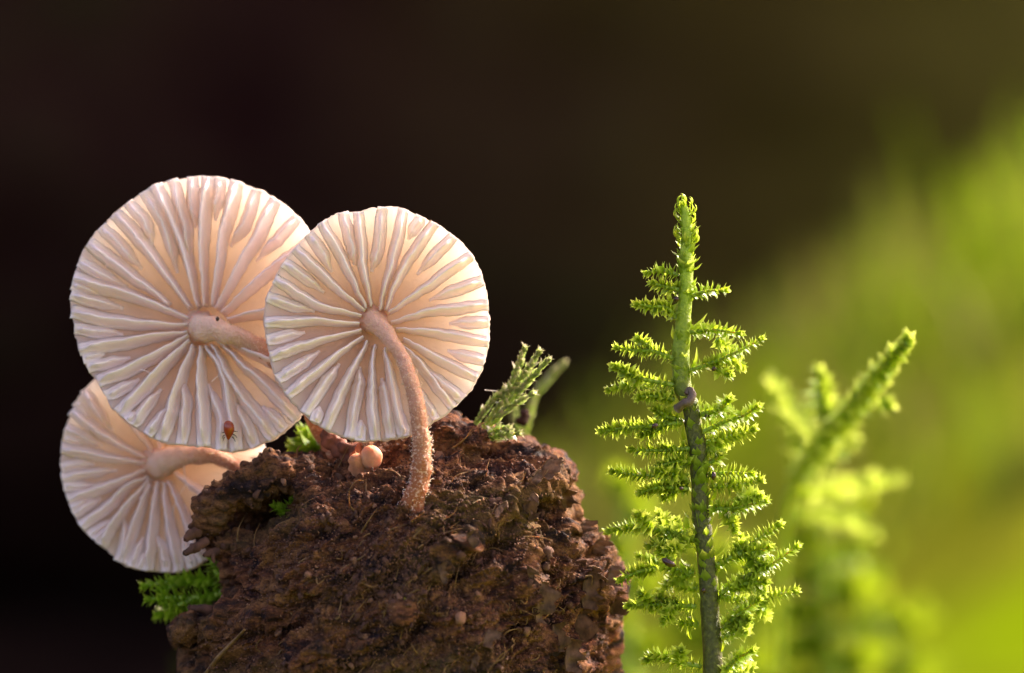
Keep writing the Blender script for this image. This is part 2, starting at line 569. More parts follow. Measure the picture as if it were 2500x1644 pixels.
hgt = r_.gamma(2.0, 0.42, nb) * (0.4 + 0.6 * smooth(bx_, -6, 6))
lean = r_.normal(0, 0.25, (nb, 2))
wd = r_.uniform(0.10, 0.22, nb)
az_ = r_.uniform(0, 3.14, nb)
ex_ = np.stack((np.cos(az_), np.sin(az_), az_ * 0), -1) * wd[:, None]
p0 = np.stack((bx_, by_, bz_ - 0.2), -1)
p1 = p0 + np.stack((lean[:, 0] * hgt * 0.4, lean[:, 1] * hgt * 0.4, hgt * 0.6), -1)
p2 = p0 + np.stack((lean[:, 0] * hgt, lean[:, 1] * hgt, hgt), -1)
gv = np.stack((p0 - ex_, p0 + ex_, p1 + ex_ * 0.7, p1 - ex_ * 0.7, p2 + ex_ * 0.15, p2 - ex_ * 0.15), 1).reshape(-1, 3)
gi = np.arange(nb)[:, None] * 6
gf = np.concatenate((gi + np.array((0, 1, 2, 3)), gi + np.array((3, 2, 4, 5))))
gro = obj('grass', mesh_data('grass', gv, gf, gr_m, attrs={'dry': np.repeat(np.clip(r_.random(nb) ** 0.8 - 0.5 * smooth(bx_, 6, 14), 0, 1), 6)}), kind='stuff')
tag(gro, 'soft blur of green and dry grass on the mound behind the moss', 'grass')

# ------------------------------------------------------------------ the mushrooms
GAP = 0.008
class Cap:
    """a cap seen from below: a plane through the stem's top, outline and gills traced on it"""
    def __init__(s, centre, y0, slope, outline, bowl=0.12):
        s.c = P(*centre, y0)
        s.sl = slope                     # dy/dx, dy/dz of the plane
        n = np.array((slope[0], -1.0, slope[1]))
        s.n = n / np.linalg.norm(n)      # points out of the underside, to the camera
        s.u = np.array((1.0, slope[0], 0))
        s.u /= np.linalg.norm(s.u)
        s.v = np.cross(s.u, s.n) * -1
        s.v = np.cross(s.n, s.u)
        if s.v[2] < 0:
            s.v = -s.v
        s.bowl = bowl
        loc = np.array([s.local(*q) for q in outline])
        # dense closed outline in polar form
        d = catmull(np.vstack((loc, loc[:1])), 400)
        th = np.arctan2(d[:, 1], d[:, 0])
        r = np.hypot(d[:, 0], d[:, 1])
        o = np.argsort(th)
        s.th, s.r = th[o], r[o]
    def local(s, px, py):
        x1, z1 = (px - 1250) / 500 / D, (822 - py) / 500 / D
        # ray: (x1*(D+y), y, z1*(D+y)); plane: y = c.y + a(x-cx) + b(z-cz)
        a, b = s.sl
        k = a * x1 + b * z1
        y = (s.c[1] - a * s.c[0] - b * s.c[2] + k * D) / (1 - k)
        p = np.array((x1 * (D + y), y, z1 * (D + y))) - s.c
        return np.array((np.dot(p, s.u), np.dot(p, s.v)))
    def R(s, th):
        th = (np.asarray(th) + math.pi) % (2 * math.pi) - math.pi
        return np.interp(th, s.th, s.r, period=2 * math.pi)
    def wf(s, rho):
        return s.bowl * rho ** 2.2 - 0.03 * np.exp(-(rho / 0.2) ** 2)
    def surf(s, uv):
        """height of the flesh's underside, with its waves"""
        th = np.arctan2(uv[:, 1], uv[:, 0])
        r = np.hypot(uv[:, 0], uv[:, 1])
        rho = np.clip(r / s.R(th), 0, 1.02)
        q = np.stack((np.cos(th), np.sin(th), th * 0 + s.seed), -1)
        stri = np.sin(th * 34 + 3 * fbm(q * 3, 2, s.seed + 9)) * 0.006 * rho ** 3
        uvn = np.stack((uv[:, 0] * 5, uv[:, 1] * 5, uv[:, 0] * 0 + s.seed), -1)
        return s.wf(rho) + stri + 0.012 * fbm(uvn, 2, s.seed) * (0.3 + rho)
    def world(s, uv, w):
        """relative to the cap centre"""
        return uv[:, :1] * s.u + uv[:, 1:] * s.v + np.asarray(w)[:, None] * s.n

def build_cap(cp, parent, seed, rel):
    nt_, nr = 300, 40
    cp.seed = seed
    th = np.linspace(-math.pi, math.pi, nt_, endpoint=False)
    q = np.stack((np.cos(th), np.sin(th), th * 0 + seed), -1)
    cren = 0.013 * fbm(q * 9, 3, seed) + 0.009 * fbm(q * 38, 2, seed + 3)
    Rm = cp.R(th) * (1 + cren)
    rows, rim = [], []
    for k in range(nr):                      # underside, from the centre to the rim
        rho = (k / (nr - 1)) ** 0.8
        uv = np.stack((np.cos(th), np.sin(th)), -1) * (Rm * max(rho, 1e-3))[:, None]
        rows.append(cp.world(uv, cp.surf(uv)))
        rim.append(np.full(nt_, rho ** 2.2))
    for k in range(nr):                      # top side, from the rim back to the centre
        rho = (1 - k / (nr - 1)) ** 0.8
        uv = np.stack((np.cos(th), np.sin(th)), -1) * (Rm * (max(rho, 1e-3) + (0.006 if k < 2 else 0)))[:, None]
        rows.append(cp.world(uv, cp.surf(uv) - 0.024 - 0.085 * (1 - rho ** 2.0)))
        rim.append(np.full(nt_, rho ** 2.2))
    v = np.concatenate(rows) + rel
    f = grid_faces(len(rows), nt_, wrap_v=True)
    return obj('cap', mesh_data('cap', v, f, M_FLESH, attrs={'rim': np.concatenate(rim)}), parent)

def build_gill(cp, pts, cap_obj, rel, seed, H, long_, wb=0.064, wt=0.016, raw=None):
    if raw is None:
        raw = np.array([cp.local(*p) for p in pts])
    lim = 0.998 * cp.R(math.atan2(raw[0, 1], raw[0, 0]))      # every gill starts at the very rim
    raw[0] *= lim / np.hypot(*raw[0])
    loc = catmull(raw, 34)
    length = np.sum(np.linalg.norm(np.diff(loc, axis=0), axis=1))
    H = H * min(1.0, length / 0.30 + 0.1)
    s = np.linspace(0, 1, len(loc))
    T = np.gradient(loc, axis=0)
    T /= np.linalg.norm(T, axis=1)[:, None]
    side = np.stack((-T[:, 1], T[:, 0]), -1)
    wav = 0.003 * vnoise(np.stack((s * 32 * length, s * 0 + seed + 4, s * 0), -1), 8) + 0.004 * vnoise(np.stack((s * 8 * length, s * 0 + seed, s * 0), -1), 3) * smooth(s, 0, 0.2)
    loc = loc + side * wav[:, None]
    wf = cp.surf(loc)
    if long_:
        h = H * (0.08 + 0.62 * smooth(s, 0, 0.16) + 0.30 * smooth(s, 0.1, 0.6)) * (1 - 0.25 * smooth(s, 0.7, 1))
    else:
        h = H * 0.85 * (0.08 + 0.72 * smooth(s, 0, 0.25) + 0.20 * smooth(s, 0.1, 0.7)) * (1 - 0.96 * smooth(s, 0.70, 1.0))
    top = wf + h + 0.0055 * vnoise(np.stack((s * 45 * length, s * 0 + seed, s * 0), -1), 5)
    tb = (1 - 0.62 * smooth(s, 0.25, 1.0)) if long_ else (1 - 0.75 * smooth(s, 0.55, 1.0))
    tt = (0.8 + 0.2 * smooth(s, 0, 0.25)) * (1 - 0.3 * smooth(s, 0.6, 1.0))
    tb = tb * (0.85 + 0.15 * smooth(s, 0, 0.25))
    half_h = np.array((-1, 0.06, 0.20, 0.45, 0.76, 0.95, 1.0))
    wbk, wtk = (wb * tb)[:, None], (wt * tt)[:, None]
    c1_ = np.array((0.5, 0.36, 0.20, 0.085, 0.02, 0.0, 0.0))
    c2_ = np.array((0.0, 0.06, 0.22, 0.40, 0.48, 0.32, 0.0))
    half_w = wbk * c1_ + wtk * c2_
    wid = np.concatenate((-half_w, half_w[:, -2::-1], 0.25 * wbk, 0 * wbk, -0.25 * wbk), 1)
    hh = np.concatenate((half_h, half_h[-2::-1], (-1, -1, -1)))
    nv = wid.shape[1]
    uv = (loc[:, None, :] + side[:, None, :] * wid[:, :, None]).reshape(-1, 2)
    fl = (cp.surf(uv) + GAP).reshape(-1, nv)
    w = np.maximum(fl + 0.004 * (hh + 0.1), wf[:, None] + hh * (top - wf)[:, None])
    w[:, hh < 0] = fl[:, hh < 0]
    rows = [cp.world(uv, w.ravel())]
    n_row = len(loc)
    v = np.concatenate(rows) + rel
    f = [tuple(q) for q in grid_faces(n_row, nv, wrap_v=True)]
    f.append(tuple(range(nv)))
    f.append(tuple(range((n_row - 1) * nv, n_row * nv))[::-1])
    return obj('gill', mesh_data('gill', v, f, M_GILL), cap_obj)

def fill_gills(cp, traced, cap_obj, rel, seed, H, wb, wt, gap):
    """the many short gills between the traced ones, where the rim leaves room for them"""
    r = np.random.default_rng(seed)
    th = sorted(math.atan2(*cp.local(*q[0])[::-1]) for q in traced)
    for i in range(len(th)):
        a, b_ = th[i], th[(i + 1) % len(th)] + (2 * math.pi if i == len(th) - 1 else 0)
        n = int((b_ - a) * float(cp.R((a + b_) / 2)) / gap)
        for k in range(1, n):
            t = a + (b_ - a) * (k + r.uniform(-0.12, 0.12)) / n
            rr = float(cp.R(t))
            ln = r.choice((0.14, 0.2, 0.28, 0.38)) * r.uniform(0.85, 1.15)
            p = [np.array((math.cos(t + dt), math.sin(t + dt))) * rr * f for dt, f in ((0, 0.998), (r.normal(0, 0.02), 1 - ln * 0.5), (r.normal(0, 0.03), 1 - ln))]
            build_gill(cp, None, cap_obj, rel, seed * 7 + i * 3 + k, H, False, wb, wt, np.array(p))

def zoomed(origin, k, pts):
    return [(origin[0] + a / k, origin[1] + b_ / k) for a, b_ in pts]

def fuzz_on(v, t, name, parent, count, size, material, seed, lo=0.0, hi=1.0):
    """tiny mealy flakes standing on a stem"""
    r = np.random.default_rng(seed)
    idx = np.where((t >= lo) & (t <= hi))[0]
    idx = r.choice(idx, count)
    n_seg = 14
    centre = np.zeros_like(v)
    rows = (len(v) - 2) // n_seg
    c = v[:-2].reshape(rows, n_seg, 3).mean(1)
    cen = np.vstack((np.repeat(c, n_seg, 0), c[0], c[-1]))
    nrm = v - cen
    nrm /= np.linalg.norm(nrm, axis=1)[:, None] + 1e-9
    V, F = [], []
    for k, i in enumerate(idx):
        j = min(i + n_seg, len(v) - 3)
        p = v[i] * (1 - 0.5) + v[j] * 0.5 + r.normal(0, size * 0.8, 3)
        d = nrm[i] + r.normal(0, 0.6, 3)
        d /= np.linalg.norm(d)
        e = np.cross(d, r.normal(0, 1, 3))
        e /= np.linalg.norm(e)
        f2 = np.cross(d, e)
        L = size * r.uniform(0.6, 1.5)
        W = size * r.uniform(0.18, 0.36)
        b0 = len(V)
        p = p - d * size * 0.5
        V += [p + e * W, p - e * W * 0.5 + f2 * W, p - e * W * 0.5 - f2 * W, p + d * L]
        F += [(b0, b0 + 1, b0 + 3), (b0 + 1, b0 + 2, b0 + 3), (b0 + 2, b0, b0 + 3), (b0, b0 + 2, b0 + 1)]
    return obj(name, mesh_data(name, V, F, material), parent, kind='stuff')

def build_stem(path_px, rad_px, parent, rel0, material, seed, fuzz=900, fuzz_lo=0.25, fz=0.008):
    pts = catmull([P(*p) for p in path_px], 60) - rel0
    rad = catmull([[r_ / 500.0] for r_ in rad_px], 60)[:, 0]
    v, f, t = tube(pts, rad, 14, lump=0.30, seed=seed, lump_scale=20)
    st = obj('stem', mesh_data('stem', v, f, material, attrs={'along': t}), parent)
    fuzz_on(v, t, 'fuzz', st, fuzz, fz, M_FUZZ, seed, fuzz_lo, 1.0)
    return st

# --- the cap in front, on a stem that curves down to the wood
o2, k2 = (620, 490), 2.484
out2 = zoomed(o2, k2, [(395, 165), (450, 128), (530, 97), (640, 92), (720, 65), (880, 70), (1000, 115), (1110, 170), (1220, 250), (1310, 350), (1370, 460),
                       (1405, 590), (1420, 720), (1415, 880), (1390, 1000), (1340, 1100), (1270, 1210), (1180, 1290), (1080, 1355), (960, 1430), (800, 1460),
                       (650, 1470), (520, 1435), (400, 1380), (300, 1300), (220, 1220), (150, 1110), (110, 990), (80, 860), (65, 720), (80, 610), (130, 490),
                       (180, 400), (250, 310), (330, 230)])
gl2 = [[(640, 150), (660, 400), (710, 650)], [(890, 130), (830, 400), (760, 670)], [(1075, 185), (900, 430), (800, 670)],
       [(1280, 380), (1050, 530), (820, 690)], [(1385, 655), (1100, 680), (830, 740)], [(1385, 870), (1100, 810), (860, 780)],
       [(1325, 1080), (1100, 960), (900, 850)], [(735, 1450), (710, 1150), (730, 880)], [(440, 1385), (570, 1080), (690, 860)],
       [(205, 1190), (430, 1000), (660, 830)], [(105, 965), (330, 880), (650, 790)], [(75, 755), (350, 740), (640, 755)],
       [(130, 495), (380, 640), (650, 710)], [(265, 320), (450, 500), (670, 680)], [(430, 190), (560, 420), (680, 660)],
       [(900, 1440), (830, 1080), (790, 900)], [(1200, 1270), (1020, 1010), (880, 880)]]
gs2 = [[(775, 100), (745, 320), (715, 440)], [(1005, 125), (930, 250)], [(1195, 250), (990, 460)], [(1380, 505), (1060, 610)], [(1395, 755), (1180, 755)],
       [(1380, 985), (1170, 920)], [(1255, 1215), (1030, 1020)], [(905, 1430), (860, 1240)], [(825, 1445), (795, 1200), (775, 1080)], [(640, 1455), (645, 1340)],
       [(575, 1440), (635, 1150), (640, 1010)], [(310, 1300), (440, 1110), (515, 990)], [(370, 1350), (400, 1260)], [(155, 1095), (400, 920)],
       [(90, 862), (310, 805)], [(85, 610), (370, 680)], [(185, 400), (430, 560)], [(340, 230), (480, 440)], [(540, 110), (590, 300), (610, 400)],
       [(1000, 1390), (960, 1250)]]
m2 = thing('mushroom', 'pinkish white mushroom whose brown stem curves down the front of the wood', 'mushroom', P(1003, 1250, -0.2))
rel2 = P(918, 792, 0.02) - np.array(m2.location)
cap2 = Cap((918, 792), 0.02, (0.06, 0.10), out2, 0.14)
c2 = build_cap(cap2, m2, 11, rel2)
for i, q in enumerate(gl2):
    build_gill(cap2, zoomed(o2, k2, q), c2, rel2, 100 + i, 0.135, True)
for i, q in enumerate(gs2):
    build_gill(cap2, zoomed(o2, k2, q), c2, rel2, 150 + i, 0.110, False)
fill_gills(cap2, [zoomed(o2, k2, q) for q in gl2 + gs2], c2, rel2, 902, 0.09, 0.050, 0.014, 0.070)
build_stem([(908, 778, 0.05), (925, 798, -0.06), (955, 832, -0.13), (988, 890, -0.20), (1012, 965, -0.26), (1027, 1050, -0.28), (1031, 1110, -0.28),
            (1026, 1165, -0.27), (1014, 1210, -0.25), (1003, 1262, -0.20)], [36, 25, 19, 17, 18, 20, 22, 23, 27, 38], m2, np.array(m2.location), M_STEM, 3, 1900, 0.30, 0.009)

# --- the largest cap, behind it
o1, k1 = (150, 420), 2.235
out1 = zoomed(o1, k1, [(760, 52), (880, 58), (990, 80), (1090, 125), (1200, 185), (1310, 270), (1385, 365), (1450, 500), (1480, 650), (1490, 800), (1480, 950), (1440, 1130),
                       (1390, 1270), (1330, 1345), (1250, 1420), (1150, 1490), (1000, 1535), (880, 1530), (780, 1510), (650, 1500), (560, 1480), (480, 1440),
                       (380, 1370), (300, 1290), (240, 1180), (170, 1080), (120, 960), (95, 830), (85, 740), (95, 630), (130, 510), (180, 410), (250, 320),
                       (340, 240), (440, 160), (540, 100), (650, 65)])
gl1 = [[(830, 62), (790, 320), (790, 740)], [(985, 85), (910, 320), (830, 740)], [(1190, 185), (1050, 430), (850, 755)], [(1390, 400), (1150, 560), (885, 780)],
       [(1440, 690), (1150, 770), (920, 812)], [(1420, 1120), (1150, 1040), (890, 930)], [(1170, 1450), (980, 1200), (830, 950)], [(975, 1510), (900, 1130), (800, 960)],
       [(800, 1500), (775, 1200), (770, 960)], [(575, 1480), (640, 1220), (730, 955)], [(340, 1335), (540, 1110), (715, 930)], [(225, 1165), (480, 1040), (705, 900)],
       [(140, 985), (420, 930), (700, 880)], [(98, 785), (420, 840), (705, 842)], [(105, 605), (400, 690), (705, 805)], [(180, 415), (400, 580), (600, 730)],
       [(325, 255), (500, 450), (710, 750)], [(545, 105), (690, 450), (750, 745)], [(1310, 1360), (1080, 1130), (870, 940)]]
gs1 = [[(895, 65), (850, 280)], [(1090, 130), (1010, 310), (930, 420)], [(1310, 275), (1070, 500)], [(900, 1520), (880, 1330), (805, 1160)], [(680, 1495), (690, 1280), (680, 1140)],
       [(420, 1400), (555, 1190)], [(385, 1375), (435, 1325)], [(275, 1240), (440, 1140)], [(185, 1085), (390, 1020)], [(110, 880), (350, 890)], [(90, 695), (350, 760)],
       [(135, 515), (360, 640)], [(255, 330), (455, 540)], [(395, 195), (480, 300), (515, 410)], [(480, 130), (600, 360), (640, 560)], [(635, 75), (690, 300), (715, 520)],
       [(740, 60), (735, 320)], [(1385, 520), (1180, 610)], [(1470, 860), (1230, 850)], [(1390, 1250), (1180, 1130)], [(1080, 1500), (960, 1260)], [(500, 1450), (600, 1290)],
       [(110, 640), (230, 690)], [(150, 1040), (260, 1010)], [(1240, 1420), (1110, 1290)], [(1450, 1010), (1290, 1000)]]
m1 = thing('mushroom', 'largest pale mushroom, its broad gilled cap carrying a tiny red mite', 'mushroom', P(830, 1120, 0.33))
rel1 = P(490, 800, 0.34) - np.array(m1.location)
cap1 = Cap((490, 800), 0.34, (-0.05, 0.12), out1, 0.16)
c1 = build_cap(cap1, m1, 23, rel1)
for i, q in enumerate(gl1):
    build_gill(cap1, zoomed(o1, k1, q), c1, rel1, 200 + i, 0.165, True, 0.082, 0.018)
for i, q in enumerate(gs1):
    build_gill(cap1, zoomed(o1, k1, q), c1, rel1, 250 + i, 0.130, False, 0.068, 0.016)
fill_gills(cap1, [zoomed(o1, k1, q) for q in gl1 + gs1], c1, rel1, 901, 0.105, 0.056, 0.015, 0.076)
build_stem([(486, 800, 0.37), (500, 802, 0.24), (545, 812, 0.16), (600, 830, 0.16), (660, 868, 0.20), (730, 950, 0.28), (785, 1050, 0.32), (832, 1128, 0.33)],
           [46, 34, 27, 23, 21, 22, 25, 32], m1, np.array(m1.location), M_STEM_PALE, 5, 900, 0.2)

# --- the lowest cap, at the back
o3, k3 = (140, 900), 2.609
out3 = zoomed(o3, k3, [(250, 90), (190, 160), (130, 250), (88, 370), (60, 480), (50, 600), (60, 730), (100, 860), (150, 970), (220, 1060), (330, 1150), (430, 1240), (560, 1285),
                       (700, 1300), (850, 1285), (960, 1230), (1050, 1150), (1190, 990), (1290, 820), (1345, 640), (1335, 520), (1260, 350), (1100, 190), (900, 80),
                       (700, 20), (500, 10), (350, 35)])
gl3 = [[(135, 290), (330, 440), (580, 580)], [(62, 520), (300, 568), (570, 602)], [(95, 845), (350, 750), (575, 650)], [(180, 1015), (350, 870), (480, 750), (590, 690)],
       [(315, 1130), (390, 970), (600, 705)], [(605, 1290), (620, 950), (645, 725)], [(800, 1285), (720, 960), (690, 730)], [(440, 1235), (530, 930), (600, 740)],
       [(300, 60), (450, 300), (620, 540)], [(600, 15), (640, 300), (670, 520)], [(950, 1230), (830, 960), (720, 720)], [(1200, 970), (950, 800), (740, 660)]]
gs3 = [[(205, 150), (270, 270), (370, 400)], [(92, 390), (300, 500)], [(55, 640), (150, 620), (250, 618)], [(60, 705), (230, 670), (390, 648)], [(72, 762), (250, 738)],
       [(135, 935), (290, 830)], [(235, 1068), (370, 960)], [(420, 1225), (445, 1080), (435, 960)], [(500, 1260), (560, 1075)], [(715, 1298), (690, 1150), (645, 1060)],
       [(270, 1095), (350, 1010)], [(880, 1265), (800, 1080)], [(160, 235), (250, 340)], [(90, 450), (200, 490)], [(120, 890), (220, 840)], [(1080, 1110), (930, 940)],
       [(545, 1280), (580, 1170)]]
m3 = thing('mushroom', 'lowest pale mushroom, half hidden behind the crumbling edge of the wood', 'mushroom', P(640, 1215, 0.66))
rel3 = P(389, 1130, 0.66) - np.array(m3.location)
cap3 = Cap((389, 1130), 0.66, (-0.04, 0.10), out3, 0.13)
c3 = build_cap(cap3, m3, 37, rel3)
for i, q in enumerate(gl3):
    build_gill(cap3, zoomed(o3, k3, q), c3, rel3, 300 + i, 0.140, True, 0.070, 0.016)
for i, q in enumerate(gs3):
    build_gill(cap3, zoomed(o3, k3, q), c3, rel3, 350 + i, 0.115, False, 0.058, 0.015)
fill_gills(cap3, [zoomed(o3, k3, q) for q in gl3 + gs3], c3, rel3, 903, 0.095, 0.052, 0.014, 0.072)
build_stem([(386, 1131, 0.70), (402, 1128, 0.54), (450, 1116, 0.45), (510, 1112, 0.43), (560, 1130, 0.44), (600, 1165, 0.48), (640, 1215, 0.56)],
           [46, 34, 25, 20, 19, 19, 22], m3, np.array(m3.location), M_STEM_PALE, 6, 900, 0.35)

# ------------------------------------------------------------------ the rotten wood
OUTLINE = [(647, 1130), (700, 1118), (761, 1124), (800, 1120), (850, 1100), (900, 1090), (960, 1078), (1020, 1062), (1070, 1038), (1112, 1016), (1155, 1027), (1193, 1056), (1222, 1090),
           (1282, 1088), (1324, 1103), (1367, 1111), (1384, 1133), (1379, 1171), (1396, 1218), (1403, 1251), (1439, 1294), (1473, 1328), (1494, 1370), (1513, 1396),
           (1517, 1438), (1511, 1489), (1505, 1574), (1500, 1650), (1480, 1780), (1400, 1920), (1200, 2040), (950, 2070), (700, 2030), (520, 1920), (445, 1780), (440, 1660),
           (455, 1608), (450, 1574), (430, 1555), (444, 1519), (480, 1495), (520, 1508), (545, 1470), (549, 1430), (530, 1396), (528, 1362), (535, 1336), (545, 1300),
           (560, 1255), (585, 1200), (613, 1155)]
WC = np.array((985.0, 1470.0))
wp = np.array(OUTLINE, float) - WC
dense = []
for i in range(len(wp)):
    a_, b_ = wp[i], wp[(i + 1) % len(wp)]
    for t in np.linspace(0, 1, 12, endpoint=False):
        dense.append(a_ * (1 - t) + b_ * t)
dense = np.array(dense)
wth = np.arctan2(dense[:, 1], dense[:, 0])
wr = np.hypot(dense[:, 0], dense[:, 1])
oo = np.argsort(wth)
wth, wr = wth[oo], wr[oo]
NT, NF, NB = 900, 300, 90
th = np.linspace(-math.pi, math.pi, NT, endpoint=False)
Rw = np.interp(th, wth, wr, period=2 * math.pi)
RIM_Y = 0.38
ss = np.concatenate((np.linspace(0.004, 1, NF) ** 0.75, (np.linspace(1, 0.004, NB + 1)[1:]) ** 0.6))
front = np.arange(len(ss)) < NF
S_, T_ = np.meshgrid(ss, th, indexing='ij')
Fm = np.repeat(front[:, None], NT, 1)
pxx = WC[0] + np.cos(T_) * Rw[None, :] * S_
pyy = WC[1] + np.sin(T_) * Rw[None, :] * S_
dep = np.where(Fm, RIM_Y - 0.72 * (1 - S_ ** 2.3) ** 0.62, RIM_Y + 0.95 * (1 - S_ ** 3.0) ** 0.5)
def Pv(px, py, y):
    k = (D + y) / D / 500.0
    return np.stack(((px - 1250) * k, y, (822 - py) * k), -1)
# dents, and the plate that ends in a step towards the right-hand edge
def gauss(cx, cy, rx, ry, ang=0):
    a = R(ang)
    dx, dy = pxx - cx, pyy - cy
    u = (dx * math.cos(a) + dy * math.sin(a)) / rx
    w = (-dx * math.sin(a) + dy * math.cos(a)) / ry
    return np.exp(-(u * u + w * w))
fr = Fm.astype(float)
off = 0
for cx, cy, rx, ry, an, d_ in [(640, 1265, 80, 32, -24, 0.42), (700, 1240, 34, 26, 0, 0.25), (1324, 1268, 40, 30, -20, 0.16), (1193, 1335, 34, 26, -20, 0.13), (1112, 1422, 40, 28, -20, 0.14),
                               (1324, 1408, 30, 24, 0, 0.10), (1010, 1530, 34, 24, -20, 0.12), (1180, 1120, 75, 24, 20, 0.10), (930, 1125, 60, 26, -5, 0.10), (700, 1540, 90, 40, -40, 0.10),
                               (490, 1590, 26, 40, 0, 0.20), (600, 1420, 40, 60, 10, 0.08), (1240, 1520, 40, 60, 10, 0.12), (850, 1300, 60, 25, -30, 0.06), (820, 1180, 40, 30, -30, 0.12)]:
    off = off + d_ * gauss(cx, cy, rx, ry, an)
for cx, cy, rx, ry, an, d_ in [(1280, 1250, 14, 40, 20, 0.07), (1078, 1400, 13, 42, 15, 0.07), (1290, 1395, 14, 40, 20, 0.06), (985, 1515, 13, 40, 15, 0.06), (1150, 1310, 14, 34, 25, 0.05),
                               (1330, 1190, 50, 16, -40, 0.06), (1230, 1180, 60, 14, -25, 0.04), (760, 1600, 70, 50, 0, 0.10)]:
    off = off - d_ * gauss(cx, cy, rx, ry, an)
sy = np.array((1100, 1180, 1250, 1330, 1400, 1450, 1520, 1600, 1700))
sx = np.array((1335, 1355, 1370, 1400, 1455, 1462, 1425, 1405, 1400))
stepx = np.interp(pyy, sy, sx) + 10 * vnoise(np.stack((pyy.ravel() / 18, pyy.ravel() * 0, pyy.ravel() * 0), -1), 4).reshape(pyy.shape)
off = off + 0.10 * smooth(pxx - stepx, -6, 9) * smooth(pyy, 1120, 1180)
stepx2 = np.interp(pyy, (1380, 1450, 1520, 1600, 1700), (1300, 1330, 1322, 1330, 1310)) + 9 * vnoise(np.stack((pyy.ravel() / 14, pyy.ravel() * 0 + 5, pyy.ravel() * 0), -1), 4).reshape(pyy.shape)
off = off + 0.07 * smooth(pxx - stepx2, -5, 7) * smooth(pyy, 1390, 1440) * (1 - smooth(pxx, 1360, 1440))
dep = dep + off * fr
wv = Pv(pxx, pyy, dep).reshape(-1, 3)
# relief along the surface normal
def grid_normals(v, nu, nv):
    g_ = v.reshape(nu, nv, 3)
    du = np.gradient(g_, axis=0)
    dv = (np.roll(g_, -1, 1) - np.roll(g_, 1, 1)) * 0.5
    n_ = np.cross(du, dv)
    n_ /= np.linalg.norm(n_, axis=2)[..., None] + 1e-12
    return n_.reshape(-1, 3)
wn_ = grid_normals(wv, len(ss), NT)
ctr = wv.mean(0)
if np.mean(np.sum(wn_ * (wv - ctr), 1)) < 0:
    wn_ = -wn_
ca, sa = math.cos(R(35)), math.sin(R(35))
rot = np.stack((wv[:, 0] * ca + wv[:, 2] * sa, wv[:, 1], -wv[:, 0] * sa + wv[:, 2] * ca), -1)
aniso = rot * np.array((0.40, 1.0, 1.35))
warp = np.stack([fbm(wv * 3.0, 2, 60 + k) for k in range(3)], -1) * 0.12
disp = 0.060 * fbm(wv * 3.2, 3, 41) + 0.070 * ridged((aniso + warp) * 6.0, 3, 45) + 0.042 * fbm((aniso + warp) * 17, 3, 51) \
    + 0.026 * (np.abs(vnoise(wv * 26 + warp * 20, 55)) - 0.3) + 0.014 * fbm(wv * 60, 2, 57)
edge = np.repeat(np.exp(-((ss - 1) / 0.05) ** 2), NT)
wv = wv + wn_ * (disp * (1 - 0.35 * edge))[:, None]
wnorm = grid_normals(wv, len(ss), NT)
if np.mean(np.sum(wnorm * (wv - ctr), 1)) < 0:
    wnorm = -wnorm
wood = thing('rotten_wood', 'dark brown crumbling chunk of rotten wood that the mushrooms grow on', 'rotten wood', (P(985, 1480, 0.3)[0], 0.35, GZ))
WO = np.array(wood.location)
core = obj('core', mesh_data('core', wv - WO, grid_faces(len(ss), NT, wrap_v=True), M_WOOD), wood)

fidx = np.where((np.arange(len(wv)) < NF * NT) & (wnorm[:, 1] < 0.1) & (wv[:, 2] > -1.75))[0]
fpts = wv[fidx]
def on_wood(px, py):
    """point and normal of the wood's front under a place"""
    best = None
    y = 0.0
    for _ in range(3):
        q = P(px, py, y)
        d2 = (fpts[:, 0] - q[0]) ** 2 + (fpts[:, 2] - q[2]) ** 2
        k = np.argmin(d2)
        y = fpts[k, 1]
    return fpts[k], wnorm[fidx[k]]

# the crumbly crust that juts out to the left, over a dark hollow
def lump_tube(name, px_path, rad_px, parent, material, seed, amp=0.5, seg=44, n=90, sc=9):
    pts = catmull([P(*p) for p in px_path], n)
    rad = catmull([[r_ / 500.0] for r_ in rad_px], n)[:, 0]
    v, f, t = tube(pts, rad, seg)
    cen = np.vstack((np.repeat(pts, seg, 0), pts[:1], pts[-1:]))
    d = v - cen
    L = np.linalg.norm(d, axis=1)[:, None] + 1e-9
    k = amp * (0.55 * fbm(v * sc, 3, seed) + 0.30 * (np.abs(vnoise(v * sc * 2.6, seed + 5)) * 2 - 0.6) + 0.22 * fbm(v * sc * 5, 2, seed + 9))
    v = v + d / L * (k * np.concatenate((np.repeat(rad, seg), rad[:1], rad[-1:])))[:, None]
    o = obj(name, mesh_data(name, v - WO, f, material), parent)
    return v, o
cr1, _ = lump_tube('crust', [(800, 1150, 0.12), (730, 1150, 0.10), (660, 1160, 0.08), (600, 1185, 0.10), (545, 1225, 0.14), (508, 1275, 0.18), (500, 1325, 0.22)],
                   [24, 38, 44, 46, 44, 38, 20], wood, M_WOOD, 3, 0.9)
cr2, _ = lump_tube('crust', [(490, 1515, 0.20), (455, 1535, 0.12), (418, 1558, 0.14)], [24, 32, 14], wood, M_WOOD, 9, 0.9, n=40)
cr3, _ = lump_tube('crust', [(510, 1325, 0.26), (560, 1330, 0.18), (620, 1320, 0.14)], [22, 34, 20], wood, M_WOOD, 19, 0.9, n=40)
